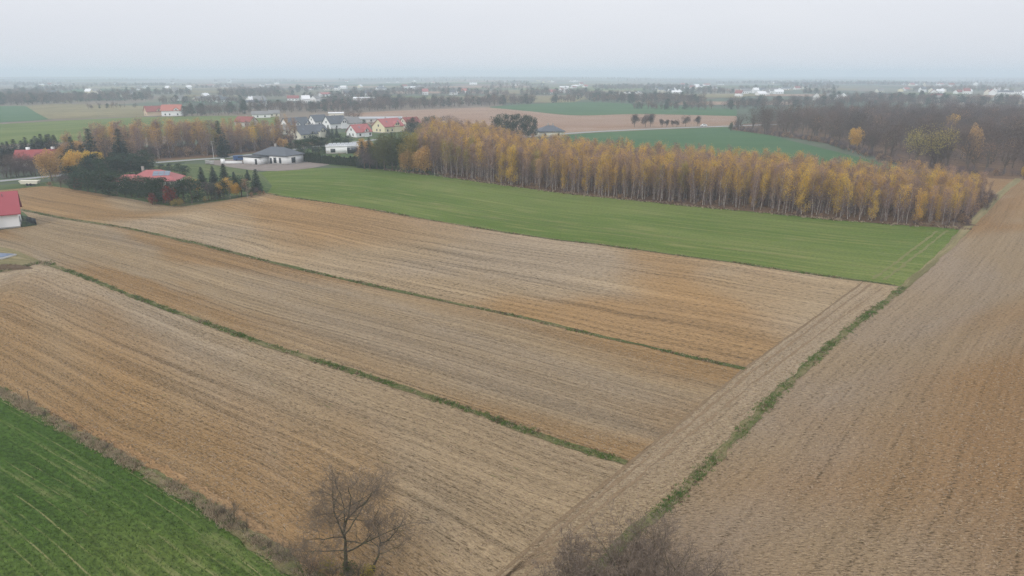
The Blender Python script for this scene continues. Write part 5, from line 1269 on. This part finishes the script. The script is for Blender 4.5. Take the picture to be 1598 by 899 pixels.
for dv, f, L_, r in [((-.3, .2, 1), 1, 1.9, .05), ((.6, -.1, .8), .95, 1.9, .05), ((.9, .3, .5), .8, 1.7, .04), ((-.8, -.2, .6), .75, 1.5, .035), ((.3, -.6, .8), .9, 1.6, .04), ((.8, -.2, .15), .55, 1.3, .03)]:
    top = B[0][0]; q = np.array([np.interp(f * 4, np.arange(5), top[:, i]) for i in range(3)])
    for pts, rr_, lv in grow(rng, q, dv, L_, r, 3, [4, 4, 3], .58, up=.08, wob=.2, fork=.85): B.append((pts, rr_, lv + 1))
fore_tree('bare_tree', 'thin crooked bare sapling just right of the mossy spreading tree', p2, B, fit=(hgt(582, 893, 790), 3.6))
def thicket(px, py, ty, w, n, label, seed, name='bare_bush', cat='bush'):
    rng = np.random.default_rng(seed); p = at(px, py); h_ = hgt(px, py, ty); B = []
    for k in range(n):
        a = k * 2.4 + rng.random() * .6; rad = math.sqrt((k + .5) / n); hh = h_ * (1.0 - .28 * rad ** 2) * rng.uniform(.9, 1.05)
        d = np.array([math.cos(a) * rad * w * .5, math.sin(a) * rad * w * .5, hh])
        foot = np.array([math.cos(a), math.sin(a), 0]) * rad * .5 + np.array([0, 0, -.1])
        L_ = float(np.linalg.norm(d)) * .52
        B += grow(rng, foot, d, L_, .05, 4, [3, 4, 4, 3], .52, up=.05, wob=.10, fork=.75, minr=.005)
    return fore_tree(name, label, p, B, cat, fit=(h_, w), fine_from=3, fine_n=4, fine_w=.02, twig='twig_bush')
thicket(1005, 1000, 834, 9.2, 22, 'wide leafless bush-like tree at the bottom edge right of centre', 31, 'bare_tree', 'tree')
thicket(905, 1005, 854, 5.5, 13, 'lower leafless bush left beside the wide bush-like tree at the bottom edge', 32, 'bare_tree', 'tree')
def bush(px, py, h_, label, seed, n=7):
    rng = np.random.default_rng(seed); p = at(px, py); B = []
    for k in range(n):
        B += grow(rng, rng.normal(size=3) * np.array([.25, .25, 0]) * h_ * .5, rng.normal(size=3) * np.array([.4, .4, 0]) + np.array([0, 0, 1]), h_ * .5, .022, 2, [4, 4], .6, up=.1, wob=.16, minr=.008)
    B = [(a, b, lv + 1) for a, b, lv in B]
    return fore_tree('bare_shrub', label, p, B, 'shrub')
for n_, (px, py, h_) in enumerate([(72, 650, .9), (116, 672, .9), (166, 701, .7), (345, 806, 1.1), (368, 818, 2.3), (385, 830, 1.4), (420, 856, 1.0), (448, 876, 1.8), (475, 888, 2.6), (492, 898, 2.2), (520, 902, 1.4), (560, 905, 1.6), (600, 912, 1.3)]):
    bush(px, py, h_, f'{ORD[n_]} brown leafless weed shrub from the left along the near dry ditch', 60 + n_)
# leafy undergrowth round the foot of the spreading tree
rng = np.random.default_rng(91)
for n_, (px, py, w, h_, mt_) in enumerate([(545, 897, 1.6, 1.0, 'greenleaf'), (512, 893, 1.8, 1.3, 'olive'), (575, 898, 1.3, .9, 'olive'), (488, 890, 1.6, .9, 'shrub')]):
    p = at(px, py); t = thing('low_shrub', f'{ORD[n_]} low leafy bramble from the left around the foot of the spreading tree', 'shrub', (p[0], p[1], gz(*p)))
    mt_ = 'rust' if mt_ == 'shrub' else mt_; a, b = MB(), MB()
    D = rng.normal(size=(60, 3)) * .6; D[:, 2] = 1; P = np.column_stack([rng.normal(size=(60, 2)) * w * .2, np.zeros(60)])
    a.ribbons(P, D, rng.uniform(.6, 1.1, 60) * h_, .03, rng); a.build('stems', ['twig_fore'], t)
    P, _ = ellipsoid(rng, 420, (0, 0, h_ * .5), (w / 2, w / 2, h_ * .55), .6); b.leaves(P[rng.random(420) < .8], .11, rng); b.build('foliage', [mt_], t)
